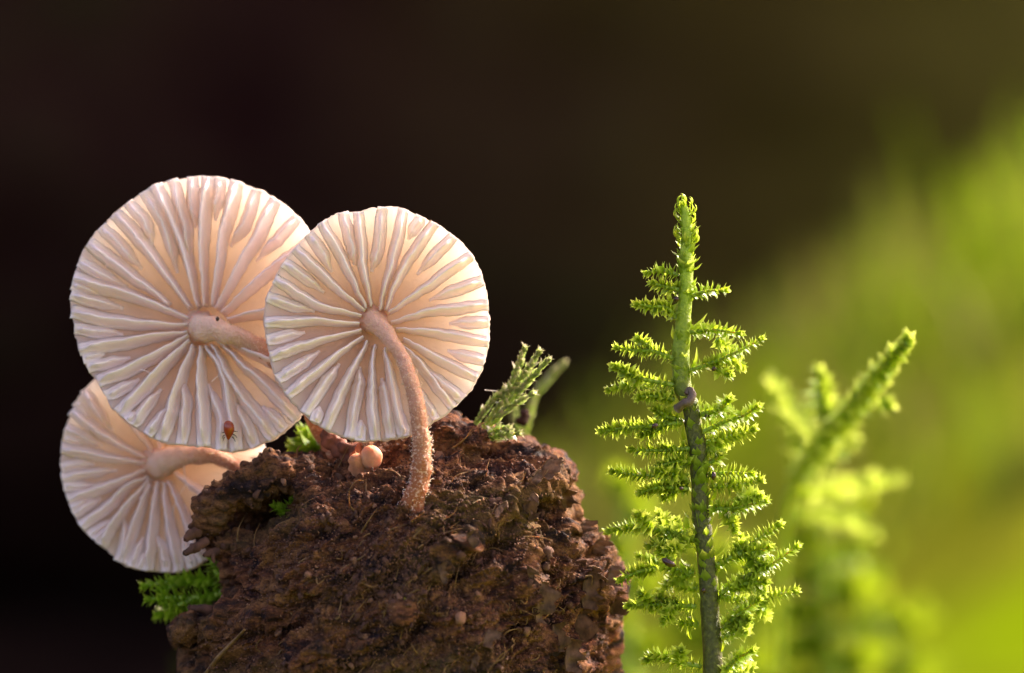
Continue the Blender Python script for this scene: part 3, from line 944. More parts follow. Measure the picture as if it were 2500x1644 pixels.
for pth, rd, sd_ in [([(500, 1290, 0.16), (470, 1305, 0.12), (452, 1318, 0.10)], [9, 13, 8], 1), ([(505, 1320, 0.14), (475, 1338, 0.10), (449, 1352, 0.08)], [11, 12, 7], 2),
                     ([(535, 1345, 0.14), (515, 1352, 0.12), (497, 1356, 0.11)], [9, 10, 5], 3), ([(528, 1345, 0.12), (520, 1358, 0.1), (523, 1374, 0.1)], [5, 5, 3], 4),
                     ([(640, 1138, 0.12), (622, 1146, 0.1), (606, 1143, 0.1)], [12, 8, 4], 5), ([(530, 1204, 0.12), (510, 1202, 0.1), (498, 1199, 0.1)], [8, 6, 3], 6),
                     ([(535, 1500, 0.2), (500, 1488, 0.15), (462, 1484, 0.15)], [14, 10, 8], 7), ([(560, 1175, 0.1), (572, 1160, 0.1), (577, 1152, 0.1)], [9, 7, 4], 8)]:
    lump_tube('splinter', pth, rd, wood, M_CRUMB, 70 + sd_, 0.7, 12, 16, 20)
# torn bark flakes along the right-hand edge
def flake(px, py, w, h, ang, tilt, seed, lift=0.02, mat_=None):
    p, n_ = on_wood(px, py)
    n_ = np.array((n_[0] * 0.5, -1.0, n_[2] * 0.4))
    n_ /= np.linalg.norm(n_)
    r = np.random.default_rng(seed)
    nu, nv = 7, 12
    u, w_ = np.meshgrid(np.linspace(-1, 1, nu), np.linspace(-1, 1, nv), indexing='ij')
    jag = fbm(np.stack((w_.ravel() * 3.4, u.ravel() * 0 + seed, u.ravel() * 0), -1), 3, seed).reshape(u.shape)
    ex = u * (w / 1000.0) * (1 + 0.9 * jag * (u > 0)) * (1 - 0.35 * np.abs(w_) ** 3)
    ez = w_ * (h / 1000.0)
    ey = 0.03 * (u + 1) ** 2 * (0.6 + jag) + 0.012 * fbm(np.stack((u.ravel() * 3, w_.ravel() * 4, u.ravel() * 0 + seed), -1), 2, seed).reshape(u.shape)
    a = R(ang)
    ax = np.array((math.cos(a), 0, math.sin(a)))
    az = np.array((-math.sin(a), 0, math.cos(a)))
    ax = ax - n_ * np.dot(ax, n_)
    az = az - n_ * np.dot(az, n_)
    th_ = 0.012
    top = ex[..., None] * ax + ez[..., None] * az + (ey + lift + th_ / 2)[..., None] * n_
    bot = ex[..., None] * ax + ez[..., None] * az + (ey + lift - th_)[..., None] * n_
    v = np.concatenate((top.reshape(-1, 3), bot.reshape(-1, 3)))
    f = [tuple(q) for q in grid_faces(nu, nv)] + [tuple(q[::-1]) for q in grid_faces(nu, nv, off=nu * nv)]
    ring = [i * nv for i in range(nu)] + [(nu - 1) * nv + j for j in range(1, nv)] + [i * nv + nv - 1 for i in range(nu - 2, -1, -1)] + [j for j in range(nv - 2, 0, -1)]
    m_ = nu * nv
    for i in range(len(ring)):
        a1, b1 = ring[i], ring[(i + 1) % len(ring)]
        f.append((a1, b1, b1 + m_, a1 + m_))
    obj('bark_flake', mesh_data('bark_flake', v, f, mat_ or M_FLAKE), wood, loc=tuple(p - WO))
for i, (px, py, w, h, an) in enumerate([(1440, 1440, 40, 90, -6), (1448, 1400, 30, 50, 10), (1410, 1530, 44, 110, -12), (1322, 1470, 30, 100, -4), (1340, 1150, 36, 60, -30), (1372, 1140, 22, 46, -10),
                                        (1378, 1210, 24, 54, 12), (1318, 1175, 26, 46, -35), (1300, 1215, 30, 34, -40), (1290, 1250, 18, 44, 20), (1082, 1402, 16, 48, 14), (1296, 1398, 16, 46, 16),
                                        (990, 1515, 15, 44, 14), (1396, 1600, 34, 80, -8), (1360, 1560, 26, 70, 6), (1495, 1470, 22, 60, 0), (1488, 1400, 24, 50, -20), (1456, 1335, 24, 40, -35),
                                        (1250, 1590, 22, 60, -20), (1190, 1560, 24, 46, -30), (1160, 1620, 20, 40, -15), (1225, 1240, 16, 40, -50), (1150, 1320, 14, 40, 24), (1420, 1290, 20, 46, -38)]):
    flake(px, py, w, h, an, 0, 500 + i, lift=0.002 + 0.006 * (i % 3))
# single crumbs one can pick apart, and the countless rest
protos = []
for k in range(8):
    v, f = star_mesh(1.0, 1.0, 600 + k, (1, random.uniform(0.6, 1), random.uniform(0.55, 1)), 5)
    protos.append((v, f, mesh_data('crumb', v, f, M_CRUMB_PALE if k == 2 else M_CRUMB)))
allp = np.vstack((fpts, cr1[cr1[:, 1] < 0.25], cr2, cr3))
alln = np.vstack((wnorm[fidx], np.tile((0.0, -1.0, 0.2), (len(allp) - len(fpts), 1))))
pick = rng.choice(len(allp), 240)
for i in pick:
    o = obj('crumb', protos[rng.integers(8)][2], wood)
    sz = float(rng.uniform(0.009, 0.024) * (1 + 0.6 * (rng.random() > 0.9)))
    o.location = tuple(allp[i] - WO + alln[i] * sz * 0.35)
    o.scale = (sz, sz, sz)
    o.rotation_euler = tuple(rng.uniform(0, 6.28, 3))
def scatter(name, count, smin, smax, source, parent, rel, pts, nrm, material, seed):
    r = np.random.default_rng(seed)
    V, F, base = [], [], 0
    for k in range(len(source)):
        v, f = source[k]
        idx = r.choice(len(pts), count // len(source))
        q = r.normal(0, 1, (len(idx), 4))
        q /= np.linalg.norm(q, axis=1)[:, None]
        for i, qq in zip(idx, q):
            m_ = np.array(Matrix.Rotation(qq[0] * 6, 3, Vector(qq[1:4]).normalized()))
            s_ = r.uniform(smin, smax)
            V.append(v @ m_.T * s_ + pts[i] + nrm[i] * s_ * 0.3 - rel)
            F.append(np.array(f) + base)
            base += len(v)
    return obj(name, mesh_data(name, np.vstack(V), np.vstack(F), material), parent, kind='stuff')
ico = []
for k in range(5):
    d = np.array([(0, 0, 1), (0.94, 0, -0.33), (-0.47, 0.82, -0.33), (-0.47, -0.82, -0.33), (0.4, 0.5, 0.7)]) * (0.7 + 0.6 * rng.random((5, 1)))
    ico.append((d, [(0, 1, 4), (1, 2, 4), (2, 0, 4), (0, 3, 1), (1, 3, 2), (2, 3, 0)]))
scatter('fine_crumbs', 8000, 0.003, 0.011, ico, wood, WO, allp, alln, M_CRUMB, 81)
scatter('fine_pale_crumbs', 1800, 0.003, 0.008, ico, wood, WO, allp, alln, M_CRUMB_PALE, 82)
# loose fibres and root hairs
V, F, base = [], [], 0
for k in range(170):
    i = rng.integers(len(fpts))
    p, n_ = fpts[i], wnorm[fidx[i]]
    L = rng.uniform(0.05, 0.16)
    a = R(rng.normal(50, 28))
    d = np.array((math.cos(a), 0, math.sin(a)))
    d = d - n_ * np.dot(d, n_)
    path = [p - n_ * 0.004, p + d * L * 0.5 + n_ * rng.uniform(0.01, 0.035), p + d * L + n_ * rng.uniform(-0.005, 0.03) + rng.normal(0, 0.02, 3)]
    v, f, t = tube(catmull(path, 7), np.linspace(rng.uniform(0.003, 0.007), 0.001, 7), 5)
    V.append(v)
    F += [tuple(int(c) + base for c in q) for q in f]
    base += len(v)
obj('fibres', mesh_data('fibres', np.vstack(V) - WO, F, M_FIBRE), wood, kind='stuff')
# one long rootlet low on the left
rp = [on_wood(*q)[0] + np.array((0, -0.02, 0)) for q in ((505, 1650), (530, 1612), (552, 1585), (575, 1560), (598, 1535))]
v, f, t = tube(catmull(rp, 24), np.linspace(0.014, 0.006, 24), 8, 0.2, 2)
obj('rootlet', mesh_data('rootlet', v - WO, f, M_FIBRE), wood)

# ------------------------------------------------------------------ button and torn stub between the caps
pb = P(906, 1117, 0.02)
bt = thing('mushroom_button', 'tiny smooth tan mushroom button below the front cap', 'mushroom', pb + np.array((0, 0.03, -0.06)))
v, f = star_mesh(0.054, 0.10, 5, (1.0, 0.9, 1.12), 20)
obj('cap', mesh_data('cap', v + pb - np.array(bt.location), f, M_BUTTON), bt)
v, f, t = tube(catmull([pb + np.array((-0.004, 0.02, -0.02)), pb + np.array((-0.02, 0.07, -0.06)), pb + np.array((-0.03, 0.16, -0.10))], 12), np.linspace(0.04, 0.05, 12), 14, 0.2)
obj('stem', mesh_data('stem', v - np.array(bt.location), f, M_STUB, attrs={'along': t}), bt)
ps = P(872, 1135, 0.03)
stb = thing('mushroom_stub', 'torn orange brown stub of a mushroom stem beside the tan button', 'mushroom stub', ps + np.array((0, 0.04, -0.05)))
v, f, t = tube(catmull([ps + np.array((0.0, 0.06, -0.06)), ps, ps + np.array((-0.005, 0.0, 0.055))], 16), np.array([0.05] * 6 + [0.047] * 6 + [0.04, 0.034, 0.026, 0.012]), 16, 0.5, 8, 14)
obj('stem', mesh_data('stem', v - np.array(stb.location), f, M_STUB, attrs={'along': t}), stb)
ps2 = P(835, 1085, 0.16)
v, f, t = tube(catmull([P(790, 1055, 0.22), P(815, 1078, 0.18), P(840, 1095, 0.13), P(868, 1112, 0.10)], 20), np.linspace(0.035, 0.05, 20), 24, 1.1, 9, 24)
obj('torn_edge', mesh_data('torn_edge', v - np.array(stb.location), f, M_TORN), stb)

# ------------------------------------------------------------------ moss
def leaf_shape(rec=0.0, width=0.32, fold=0.12, curl=0.0, rows=5):
    """a leaf of length 1 along +x, its inner face to +z; rec bends the tip outwards (-z)"""
    V, tipv = [], []
    pos = np.zeros(3)
    ang = 0.0
    for k in range(rows + 1):
        t = k / rows
        w = width * (math.sin(math.pi * min(1, (t * 0.92 + 0.16))) ** 0.8) * (1 - t) ** 0.35 if k < rows else 0
        c = pos.copy()
        nz = np.array((-math.sin(ang), 0, math.cos(ang)))
        if k < rows:
            V += [c + np.array((0, w, 0)) + nz * fold * w * 2, c, c - np.array((0, w, 0)) + nz * fold * w * 2]
            tipv += [t, t, t]
        else:
            V.append(c)
            tipv.append(1.0)
        ang -= (rec + curl * t) / rows
        pos = pos + np.array((math.cos(ang), 0, math.sin(ang))) / rows
    F = []
    for k in range(rows - 1):
        a = k * 3
        F += [(a, a + 1, a + 4, a + 3), (a + 1, a + 2, a + 5, a + 4)]
    a = (rows - 1) * 3
    F += [(a, a + 1, a + 3), (a + 1, a + 2, a + 3)]
    return np.array(V), F, np.array(tipv) ** 1.6

SH = {'spread': leaf_shape(0.8, 0.34), 'spread2': leaf_shape(0.45, 0.40), 'curl': leaf_shape(1.0, 0.30, 0.2, 2.2, 7), 'broad': leaf_shape(0.35, 0.42, 0.2), 'close': leaf_shape(-0.25, 0.38, 0.25)}
LEAF_ME = {}
def leaf_mesh(kind, material):
    key = (kind, material.name)
    if key not in LEAF_ME:
        v, f, t = SH[kind]
        LEAF_ME[key] = mesh_data('leaf', v, f, material, attrs={'tip': t})
    return LEAF_ME[key]

class Moss:
    def __init__(s, name, label, base, material=M_LEAF, budget=0, group=None, category='moss'):
        s.t = thing(name, label, category, base, group)
        s.o = np.array(s.t.location)
        s.mat = material
        s.single, s.many = [], []
        s.budget = budget
    def leaf(s, p, d, out, L, kind, parent=None, single=False):
        d = d / np.linalg.norm(d)
        z = -(out - d * np.dot(out, d))
        n_ = np.linalg.norm(z)
        z = z / n_ if n_ > 1e-6 else np.array((0, 0, 1.0))
        yv = np.cross(z, d)
        M = np.stack((d, yv, z), 1) * L
        if single and s.budget > 0 and parent is not None:
            s.budget -= 1
            o = obj('leaf', leaf_mesh(kind, s.mat), parent)
            m4 = Matrix(((*M[0], p[0] - s.o[0]), (*M[1], p[1] - s.o[1]), (*M[2], p[2] - s.o[2]), (0, 0, 0, 1)))
            o.matrix_local = m4
        else:
            s.many.append((p, M, kind))
    def flush(s):
        if not s.many:
            return
        V, F, T, base = [], [], [], 0
        for p, M, kind in s.many:
            v, f, t = SH[kind]
            V.append(v @ M.T + p - s.o)
            F += [tuple(c + base for c in q) for q in f]
            T.append(t)
            base += len(v)
        obj('leaves', mesh_data('leaves', np.vstack(V), F, s.mat, attrs={'tip': np.concatenate(T)}), s.t, kind='stuff')
        s.many = []
    def stem(s, pts, rad, material=M_MSTEM, name='stem', n=70, seg=12, lump=0.14):
        path = catmull(pts, n)
        rr = catmull([[q] for q in rad], n)[:, 0]
        v, f, t = tube(path, rr, seg, lump, 4, 18)
        s.stem_obj = obj(name, mesh_data(name, v - s.o, f, material, attrs={'along': t}), s.t)
        return path
    def branch(s, pts, r0=0.012, L=0.045, gap=0.012, kinds=('spread', 'spread2'), ang=55, rank=3, single=False, name='branch', tip_n=5, axis_mat=None, flat=0.0, lv=0.25):
        ln = np.sum(np.linalg.norm(np.diff(pts, axis=0), axis=1))
        n = max(8, int(ln / 0.02))
        path = catmull(pts, n)
        v, f, t = tube(path, np.linspace(r0, r0 * 0.35, n), 7)
        b_ = obj(name, mesh_data(name, v - s.o, f, axis_mat or M_MBRANCH, attrs={'along': t}), s.t)
        T, S, U = frames(path)
        cnt = max(6, int(ln / gap)) * rank
        ph = random.uniform(0, 6.28)
        for k in range(cnt):
            tt = (k + random.random()) / cnt
            i = min(int(tt * (n - 1)), n - 1)
            a = ph + k * 2.39996 + random.gauss(0, 0.25)
            out = S[i] * math.cos(a) + U[i] * math.sin(a)
            if flat:
                out = out * np.array((1, 1 - flat, 1))
                out /= np.linalg.norm(out) + 1e-6
            sp = R(ang + random.gauss(0, 9)) * (1 - 0.55 * max(0, (tt - 0.75) / 0.25))
            d = T[i] * math.cos(sp) + out * math.sin(sp)
            Lk = L * random.uniform(1 - lv, 1 + lv) * (0.75 + 0.4 * math.sin(math.pi * min(1, tt * 0.85 + 0.15)))
            s.leaf(path[i] + out * r0 * 0.4, d, out, Lk, random.choice(kinds), b_, single and abs(out[1]) < 0.75)
        for k in range(tip_n):
            a = ph + k * 6.283 / max(1, tip_n)
            out = S[-1] * math.cos(a) + U[-1] * math.sin(a)
            d = T[-1] + out * random.uniform(0.15, 0.45)
            s.leaf(path[-1] - T[-1] * L * 0.25, d, out, L * random.uniform(0.8, 1.05), kinds[-1], b_, single)
        return b_

mp_ = Moss('moss_plant', 'tall sharp green moss shoot with leafy side branches, standing right of the wood', P(1742, 1700, 0.0), M_LEAF, 300)
STEMP = [(1668, 497), (1674, 530), (1678, 568), (1675, 633), (1676, 698), (1669, 763), (1665, 829), (1662, 894), (1668, 950), (1686, 992), (1693, 1036), (1703, 1095), (1708, 1166), (1711, 1237),
         (1715, 1275), (1723, 1351), (1730, 1426), (1733, 1502), (1738, 1577), (1742, 1650), (1748, 1800), (1750, 2060)]
mp_.stem([P(*q, 0.0) for q in STEMP], [q / 500 for q in (8, 12, 14, 16, 17, 19, 20, 22, 21, 21, 21, 21, 21, 22, 22, 22, 23, 23, 24, 25, 26, 26)], n=120, seg=16)
BR = [  # (single leaves?, points)
    (1, [(1655, 671), (1618, 662), (1579, 667)]), (1, [(1657, 707), (1622, 700), (1590, 691)]), (1, [(1650, 778), (1628, 752), (1590, 748), (1551, 743)]),
    (1, [(1645, 876), (1597, 858), (1550, 856), (1504, 849)]), (1, [(1590, 853), (1572, 838), (1557, 826)]), (1, [(1645, 940), (1566, 925), (1532, 910), (1498, 895)]),
    (1, [(1645, 966), (1564, 946), (1525, 944), (1485, 953)]), (1, [(1645, 975), (1600, 968), (1557, 970)]), (1, [(1690, 723), (1727, 711), (1773, 708)]),
    (1, [(1686, 811), (1740, 806), (1808, 814)]), (1, [(1684, 905), (1743, 884), (1802, 858), (1862, 826)]), (1, [(1743, 884), (1790, 880), (1812, 895)]),
    (1, [(1743, 900), (1765, 908), (1781, 914)]), (0, [(1752, 826), (1768, 842), (1790, 858)]), (1, [(1665, 1031), (1592, 1040), (1521, 1046), (1468, 1053)]),
    (1, [(1614, 1044), (1590, 1055), (1565, 1062)]), (0, [(1650, 1024), (1622, 1012), (1597, 999)]), (1, [(1684, 1095), (1615, 1100), (1540, 1098)]), (0, [(1686, 1128), (1650, 1128), (1608, 1138)]),
    (1, [(1682, 1178), (1615, 1164), (1545, 1159), (1494, 1151)]), (0, [(1670, 1168), (1640, 1158), (1600, 1150)]), (1, [(1680, 1194), (1615, 1190), (1561, 1204)]),
    (0, [(1655, 1200), (1635, 1208), (1618, 1216)]), (1, [(1712, 1010), (1757, 1001), (1780, 975)]), (1, [(1716, 1055), (1769, 1029), (1815, 1015), (1850, 993)]), (1, [(1722, 1081), (1781, 1067), (1842, 1047)]),
    (0, [(1728, 1100), (1750, 1092), (1772, 1090)]), (1, [(1730, 1158), (1781, 1155), (1838, 1157)]), (0, [(1734, 1187), (1805, 1185), (1857, 1170)]), (0, [(1728, 1135), (1745, 1122), (1757, 1110)]),
    (1, [(1729, 1240), (1793, 1242), (1871, 1222)]), (1, [(1769, 1249), (1785, 1270), (1794, 1294)]), (0, [(1800, 1225), (1830, 1215), (1855, 1212)]),
    (1, [(1696, 1320), (1614, 1296), (1551, 1288), (1484, 1298)]), (1, [(1591, 1293), (1572, 1275), (1557, 1257)]), (1, [(1651, 1303), (1628, 1280), (1611, 1253)]), (0, [(1672, 1308), (1655, 1290), (1650, 1272)]),
    (0, [(1640, 1310), (1610, 1325), (1582, 1335)]), (0, [(1680, 1320), (1655, 1335), (1630, 1345)]), (1, [(1696, 1400), (1626, 1383), (1561, 1360)]), (1, [(1645, 1370), (1625, 1352), (1608, 1334)]),
    (1, [(1601, 1388), (1560, 1396), (1513, 1416)]), (0, [(1690, 1402), (1651, 1411), (1612, 1446)]), (0, [(1702, 1436), (1670, 1432), (1645, 1422)]), (1, [(1700, 1481), (1614, 1477), (1532, 1479)]),
    (0, [(1595, 1478), (1580, 1464), (1565, 1450)]), (0, [(1655, 1478), (1630, 1468), (1610, 1456)]), (0, [(1645, 1482), (1632, 1498), (1620, 1518)]), (0, [(1705, 1524), (1685, 1524), (1664, 1522)]),
    (0, [(1712, 1627), (1646, 1615), (1609, 1600), (1577, 1613)]), (0, [(1657, 1615), (1660, 1602), (1663, 1590)]), (1, [(1745, 1383), (1802, 1351), (1853, 1315), (1904, 1279)]),
    (0, [(1800, 1352), (1808, 1332), (1810, 1313)]), (1, [(1758, 1450), (1828, 1404), (1878, 1381), (1947, 1334)]), (0, [(1780, 1435), (1825, 1425), (1870, 1420)]),
    (1, [(1758, 1455), (1828, 1467), (1878, 1456), (1944, 1442)]), (0, [(1830, 1360), (1845, 1372), (1868, 1384)]), (0, [(1765, 1534), (1802, 1502), (1853, 1464)]), (0, [(1760, 1560), (1808, 1532), (1828, 1510)]),
    (0, [(1830, 1470), (1860, 1490), (1872, 1500)]), (0, [(1762, 1650), (1797, 1610), (1838, 1588)]), (0, [(1762, 1655), (1800, 1640), (1834, 1628)]), (0, [(1795, 1520), (1812, 1535), (1820, 1545)]),
    (0, [(1836, 1400), (1848, 1425), (1862, 1440)]), (0, [(1800, 1355), (1845, 1350), (1880, 1335)])]
for single, q in BR:
    dz = random.uniform(-0.16, 0.12)
    m_ = len(q) - 1
    low = q[0][1] > 1000
    pts = np.array([P(a, b_, (-0.01 + dz * (k / m_))) for k, (a, b_) in enumerate(q)])
    mp_.branch(pts, 0.013 if low else 0.012, 0.051 if low else 0.046, 0.0120, ang=46, rank=3, single=bool(single), flat=0.6)
# leaves set straight on the stem: curled hooks at the top, pale triangles lower down
def stem_leaf(px, py, dx, dy, L, kind, out=None, y=-0.01, single=True):
    d = np.array((dx, random.uniform(-0.3, 0.3), -dy), float)
    o_ = np.array((0, 0, 1.0)) if out is None else np.array(out, float)
    mp_.leaf(P(px, py, y), d, o_, L / 500.0, kind, mp_.stem_obj, single)
mp_.budget += 100
for px, py, dx, dy, L in [(1662, 500, -0.5, -1, 22), (1672, 497, 0.5, -1, 22), (1668, 495, 0, -1, 18), (1660, 515, -1, -0.7, 24), (1682, 510, 1, -0.8, 24), (1660, 530, -1, -0.4, 26), (1688, 528, 1, -0.5, 26),
                          (1660, 562, -1, -0.5, 22), (1690, 585, 1, -0.6, 30), (1660, 585, -1, -0.5, 30), (1690, 590, 1, -0.3, 24), (1688, 545, 1, -0.9, 20), (1662, 545, -1, -0.9, 18)]:
    for _ in range(3):
        stem_leaf(px + random.uniform(-4, 4), py + random.uniform(-9, 9), dx, dy, L * random.uniform(0.9, 1.4), 'curl', (0, 0, 1), y=random.uniform(-0.03, 0.02))
for px, py, dx, dy, L in [(1658, 622, -1, -0.3, 24), (1692, 640, 1, -0.5, 24), (1692, 657, 1, -0.4, 28), (1664, 660, -0.7, -1, 20), (1689, 797, 1, -0.55, 52), (1688, 896, 0.5, -1, 52), (1655, 830, -0.6, -1, 40),
                          (1692, 1005, 0.7, -1, 46), (1676, 1075, -0.4, -1, 44), (1683, 1290, -0.3, -1, 40), (1686, 1380, -1, -0.4, 32), (1742, 1352, 1, -0.75, 62), (1736, 1310, 0.8, -1, 36), (1747, 1400, 0.6, -1, 30),
                          (1690, 1510, -0.7, -0.8, 34), (1690, 1560, -0.4, -1, 44), (1757, 1540, 0.8, -1, 40), (1758, 1590, 0.5, -1, 36), (1684, 1262, -1, -0.6, 24), (1735, 1220, 0.6, -1, 36), (1640, 735, -0.3, -1, 36)]:
    stem_leaf(px, py, dx, dy, L, 'broad')
for k in range(34):                          # short outward leaves crowd the young tip
    py = random.uniform(500, 650)
    sg = random.choice((-1, 1))
    stem_leaf(1674 + sg * (7 + (py - 500) * 0.05), py, sg * random.uniform(0.6, 1), -random.uniform(0.3, 1.0), random.uniform(16, 26), random.choice(('curl', 'spread', 'spread')), (0, 0, 1), y=random.uniform(-0.03, 0.03))
# small leaves lying close along the stem
sp_ = catmull([P(*q, 0.0) for q in STEMP], 400)
for k in range(240):
    i = int(random.uniform(30, 320))
    a = random.uniform(0, 6.283)
    T_i = sp_[i - 1] - sp_[i + 1]
    T_i = T_i / np.linalg.norm(T_i)
    o_ = np.array((math.cos(a), math.sin(a), 0.0))
    o_ = o_ - T_i * np.dot(o_, T_i)
    o_ /= np.linalg.norm(o_)
    rad_ = (14 + 10 * min(1, i / 250)) / 500
    mp_.leaf(sp_[i] + o_ * rad_ * 0.9, T_i + o_ * random.uniform(0.12, 0.5), o_, random.uniform(0.04, 0.075), random.choice(('close', 'close', 'broad')))
mp_.flush()
# the withered violet scrap caught on the shoot
pz = P(1672, 990, -0.06)
v, f, t = tube(catmull([P(1654, 998, -0.06), P(1668, 985, -0.09), P(1682, 982, -0.10), P(1690, 965, -0.09), P(1684, 952, -0.07), P(1676, 962, -0.07)], 26), np.linspace(0.024, 0.014, 26), 10, 0.5, 4, 22)
w = obj('withered_scrap', mesh_data('withered_scrap', v - pz, f, M_PURPLE), loc=tuple(pz))
tag(w, 'curled violet brown scrap of dead leaf caught on the moss stem', 'dead leaf')

# --- the softly blurred shoot leaning right behind it
b1 = Moss('moss_plant', 'blurred bright moss shoot leaning right, with one nearly sharp pale tip', P(1925, 1500, 2.6), M_LEAF_BLUR, 60)
b1.stem([P(2205, 845, 0.7), P(2110, 962, 1.4), P(2010, 1085, 2.2), P(1945, 1180, 3.0), P(1915, 1320, 4.2), P(1880, 1950, 6.0)], [0.022, 0.036, 0.040, 0.036, 0.03, 0.03], M_MBRANCH, n=40)
kw = dict(kinds=('broad', 'spread2'), L=0.10, gap=0.035, ang=38, rank=3, lv=0.2)
b1.branch(np.array([P(1945, 1180, 3.0), P(2010, 1085, 2.2), P(2110, 962, 1.4), P(2212, 838, 0.65)]), 0.03, single=True, **{**kw, 'ang': 34, 'L': 0.115})
for q in ([(2000, 1095, 2.2), (1935, 1020, 2.5), (1885, 930, 2.8)], [(2030, 1060, 2.0), (2010, 985, 1.9), (2002, 915, 1.8)], [(2075, 1005, 1.6), (2120, 985, 1.6), (2165, 985, 1.6)],
          [(1960, 1170, 2.9), (2030, 1120, 2.9), (2085, 1075, 2.9)], [(1945, 1150, 2.9), (1950, 1060, 3.0), (1975, 1000, 3.0)], [(1945, 1200, 3.1), (2060, 1190, 3.6), (2190, 1170, 4.0)], [(1940, 1260, 3.5), (2040, 1260, 3.9), (2130, 1300, 4.2)]):
    b1.branch(np.array([P(*p) for p in q]), 0.025, **kw)
b1.flush()
# --- farther blurred shoots
def far_moss(label, base, top, y, spread, n, L, seed, mat_=M_LEAF_SOFT):
    random.seed(seed)
    m_ = Moss('moss_plant', label, P(*base, y), mat_, group='blurred moss behind the wood')
    a, b_ = np.array(base, float), np.array(top, float)
    m_.stem([P(*b_, y), P(*(0.6 * b_ + 0.4 * a + np.array((random.uniform(-20, 20), 0))), y), P(*a, y)], [0.03, 0.06, 0.07], M_MBRANCH, n=24, seg=8)
    for k in range(n):
        t = k / max(1, n - 1)
        c = b_ * (1 - t) + a * t
        sgn = 1 if k % 2 else -1
        dx = sgn * spread * (0.35 + 0.65 * min(1, t * 1.6)) * random.uniform(0.7, 1.2)
        tip = c + np.array((dx, random.uniform(-60, 10)))
        m_.branch(np.array([P(*c, y), P(*(c * 0.5 + tip * 0.5 + np.array((0, 8))), y - 0.1), P(*tip, y + random.uniform(-0.6, 0.6))]), 0.03, L=L, gap=L * 0.35, ang=48, kinds=('broad', 'spread2'), rank=3)
    m_.flush()
    return m_
far_moss('blurred green moss shoot with drooping tips, low behind the leaning shoot', (2040, 1800), (2010, 1230), 7.0, 170, 14, 0.14, 31)
far_moss('soft blurred moss shoot between the wood and the tall shoot', (1560, 1900), (1530, 1190), 6.5, 90, 10, 0.12, 32)
far_moss('very soft moss shoot directly behind the foot of the tall shoot', (1780, 1950), (1760, 1340), 9.5, 190, 12, 0.18, 33)
far_moss('very soft yellow green moss shoot, farthest right of the blurred shoots', (2230, 2000), (2160, 1440), 10.5, 170, 10, 0.18, 34)
far_moss('dim soft moss shoot behind the upper right corner of the wood', (1500, 2000), (1400, 1330), 11.0, 160, 9, 0.18, 35)
random.seed(99)

# --- moss lobes by the mushrooms
lo = Moss('moss_frond', 'bright green lobed moss frond under the lowest mushroom cap', P(560, 1450, 0.42), M_LEAF_DEEP, 120)
kl = dict(kinds=('spread2', 'spread'), L=0.058, gap=0.015, ang=40, rank=3, tip_n=5, lv=0.3, flat=0.5)
for q in ([(560, 1430, 0.40), (500, 1420, 0.42), (440, 1418, 0.44), (352, 1430, 0.46)], [(560, 1440, 0.36), (500, 1458, 0.38), (430, 1460, 0.38), (360, 1463, 0.38)],
          [(545, 1455, 0.5), (480, 1484, 0.52), (430, 1492, 0.54), (384, 1502, 0.56)], [(560, 1430, 0.36), (530, 1400, 0.36), (512, 1358, 0.36)],
           [(440, 1420, 0.44), (412, 1434, 0.44), (390, 1446, 0.44)], [(470, 1462, 0.38), (440, 1476, 0.36), (404, 1478, 0.36)]):
    lo.branch(np.array([P(*p) for p in q]), 0.020, single=True, **kl)
kw = dict(kinds=('close', 'spread2'), L=0.075, gap=0.016, ang=30, rank=3, tip_n=7, lv=0.25)
lo.flush()
mi = Moss('moss_frond', 'bright green moss lobe between the two upper caps', P(815, 1125, 0.42), M_LEAF_DEEP)
for q in ([(818, 1120, 0.42), (795, 1085, 0.42), (755, 1072, 0.42), (722, 1080, 0.42)], [(815, 1125, 0.42), (790, 1100, 0.40), (752, 1090, 0.38), (716, 1096, 0.38)], [(812, 1128, 0.42), (785, 1110, 0.40), (765, 1106, 0.38)],
          [(800, 1075, 0.45), (775, 1055, 0.48), (745, 1052, 0.5)]):
    mi.branch(np.array([P(*p) for p in q]), 0.034, **kw)
mi.flush()
ho = Moss('moss_frond', 'scrap of green moss in the dark hollow under the crust', P(690, 1262, 0.2), M_LEAF_DEEP)
for q in ([(700, 1268, 0.10), (690, 1250, 0.08), (672, 1236, 0.08)], [(702, 1266, 0.10), (706, 1245, 0.08), (712, 1222, 0.08)]):
    ho.branch(np.array([P(*p) for p in q]), 0.012, L=0.05, gap=0.012, kinds=('close', 'spread2'), ang=34, rank=3)
ho.flush()
# --- the small sprigs at the top right of the wood
spl = [('pale shiny moss sprig leaning right, its tallest tip straightest', [(1180, 1045, 0.30), (1236, 965, 0.26), (1262, 905, 0.24), (1281, 851, 0.22)]),
       ('pale shiny moss sprig with a brown tip, second of the leaning bundle', [(1184, 1045, 0.26), (1245, 960, 0.22), (1285, 905, 0.18), (1316, 860, 0.16)]),
       ('pale shiny moss sprig leaning farthest right over the wood', [(1190, 1048, 0.22), (1255, 968, 0.18), (1300, 920, 0.14), (1339, 879, 0.10)]),
       ('short green moss sprig closest to the front cap', [(1158, 1040, 0.26), (1190, 995, 0.24), (1228, 953, 0.22)]),
       ('short glossy moss sprig bending low beside the leaning bundle', [(1200, 1035, 0.20), (1245, 995, 0.16), (1300, 962, 0.12)]),
       ('low curly glossy moss sprig lying on the upper edge of the wood', [(1198, 1072, 0.18), (1230, 1062, 0.14), (1268, 1058, 0.12)]),
       ('tiny curled moss sprig at the foot of the leaning bundle', [(1195, 1062, 0.2), (1215, 1048, 0.16), (1240, 1046, 0.14)])]
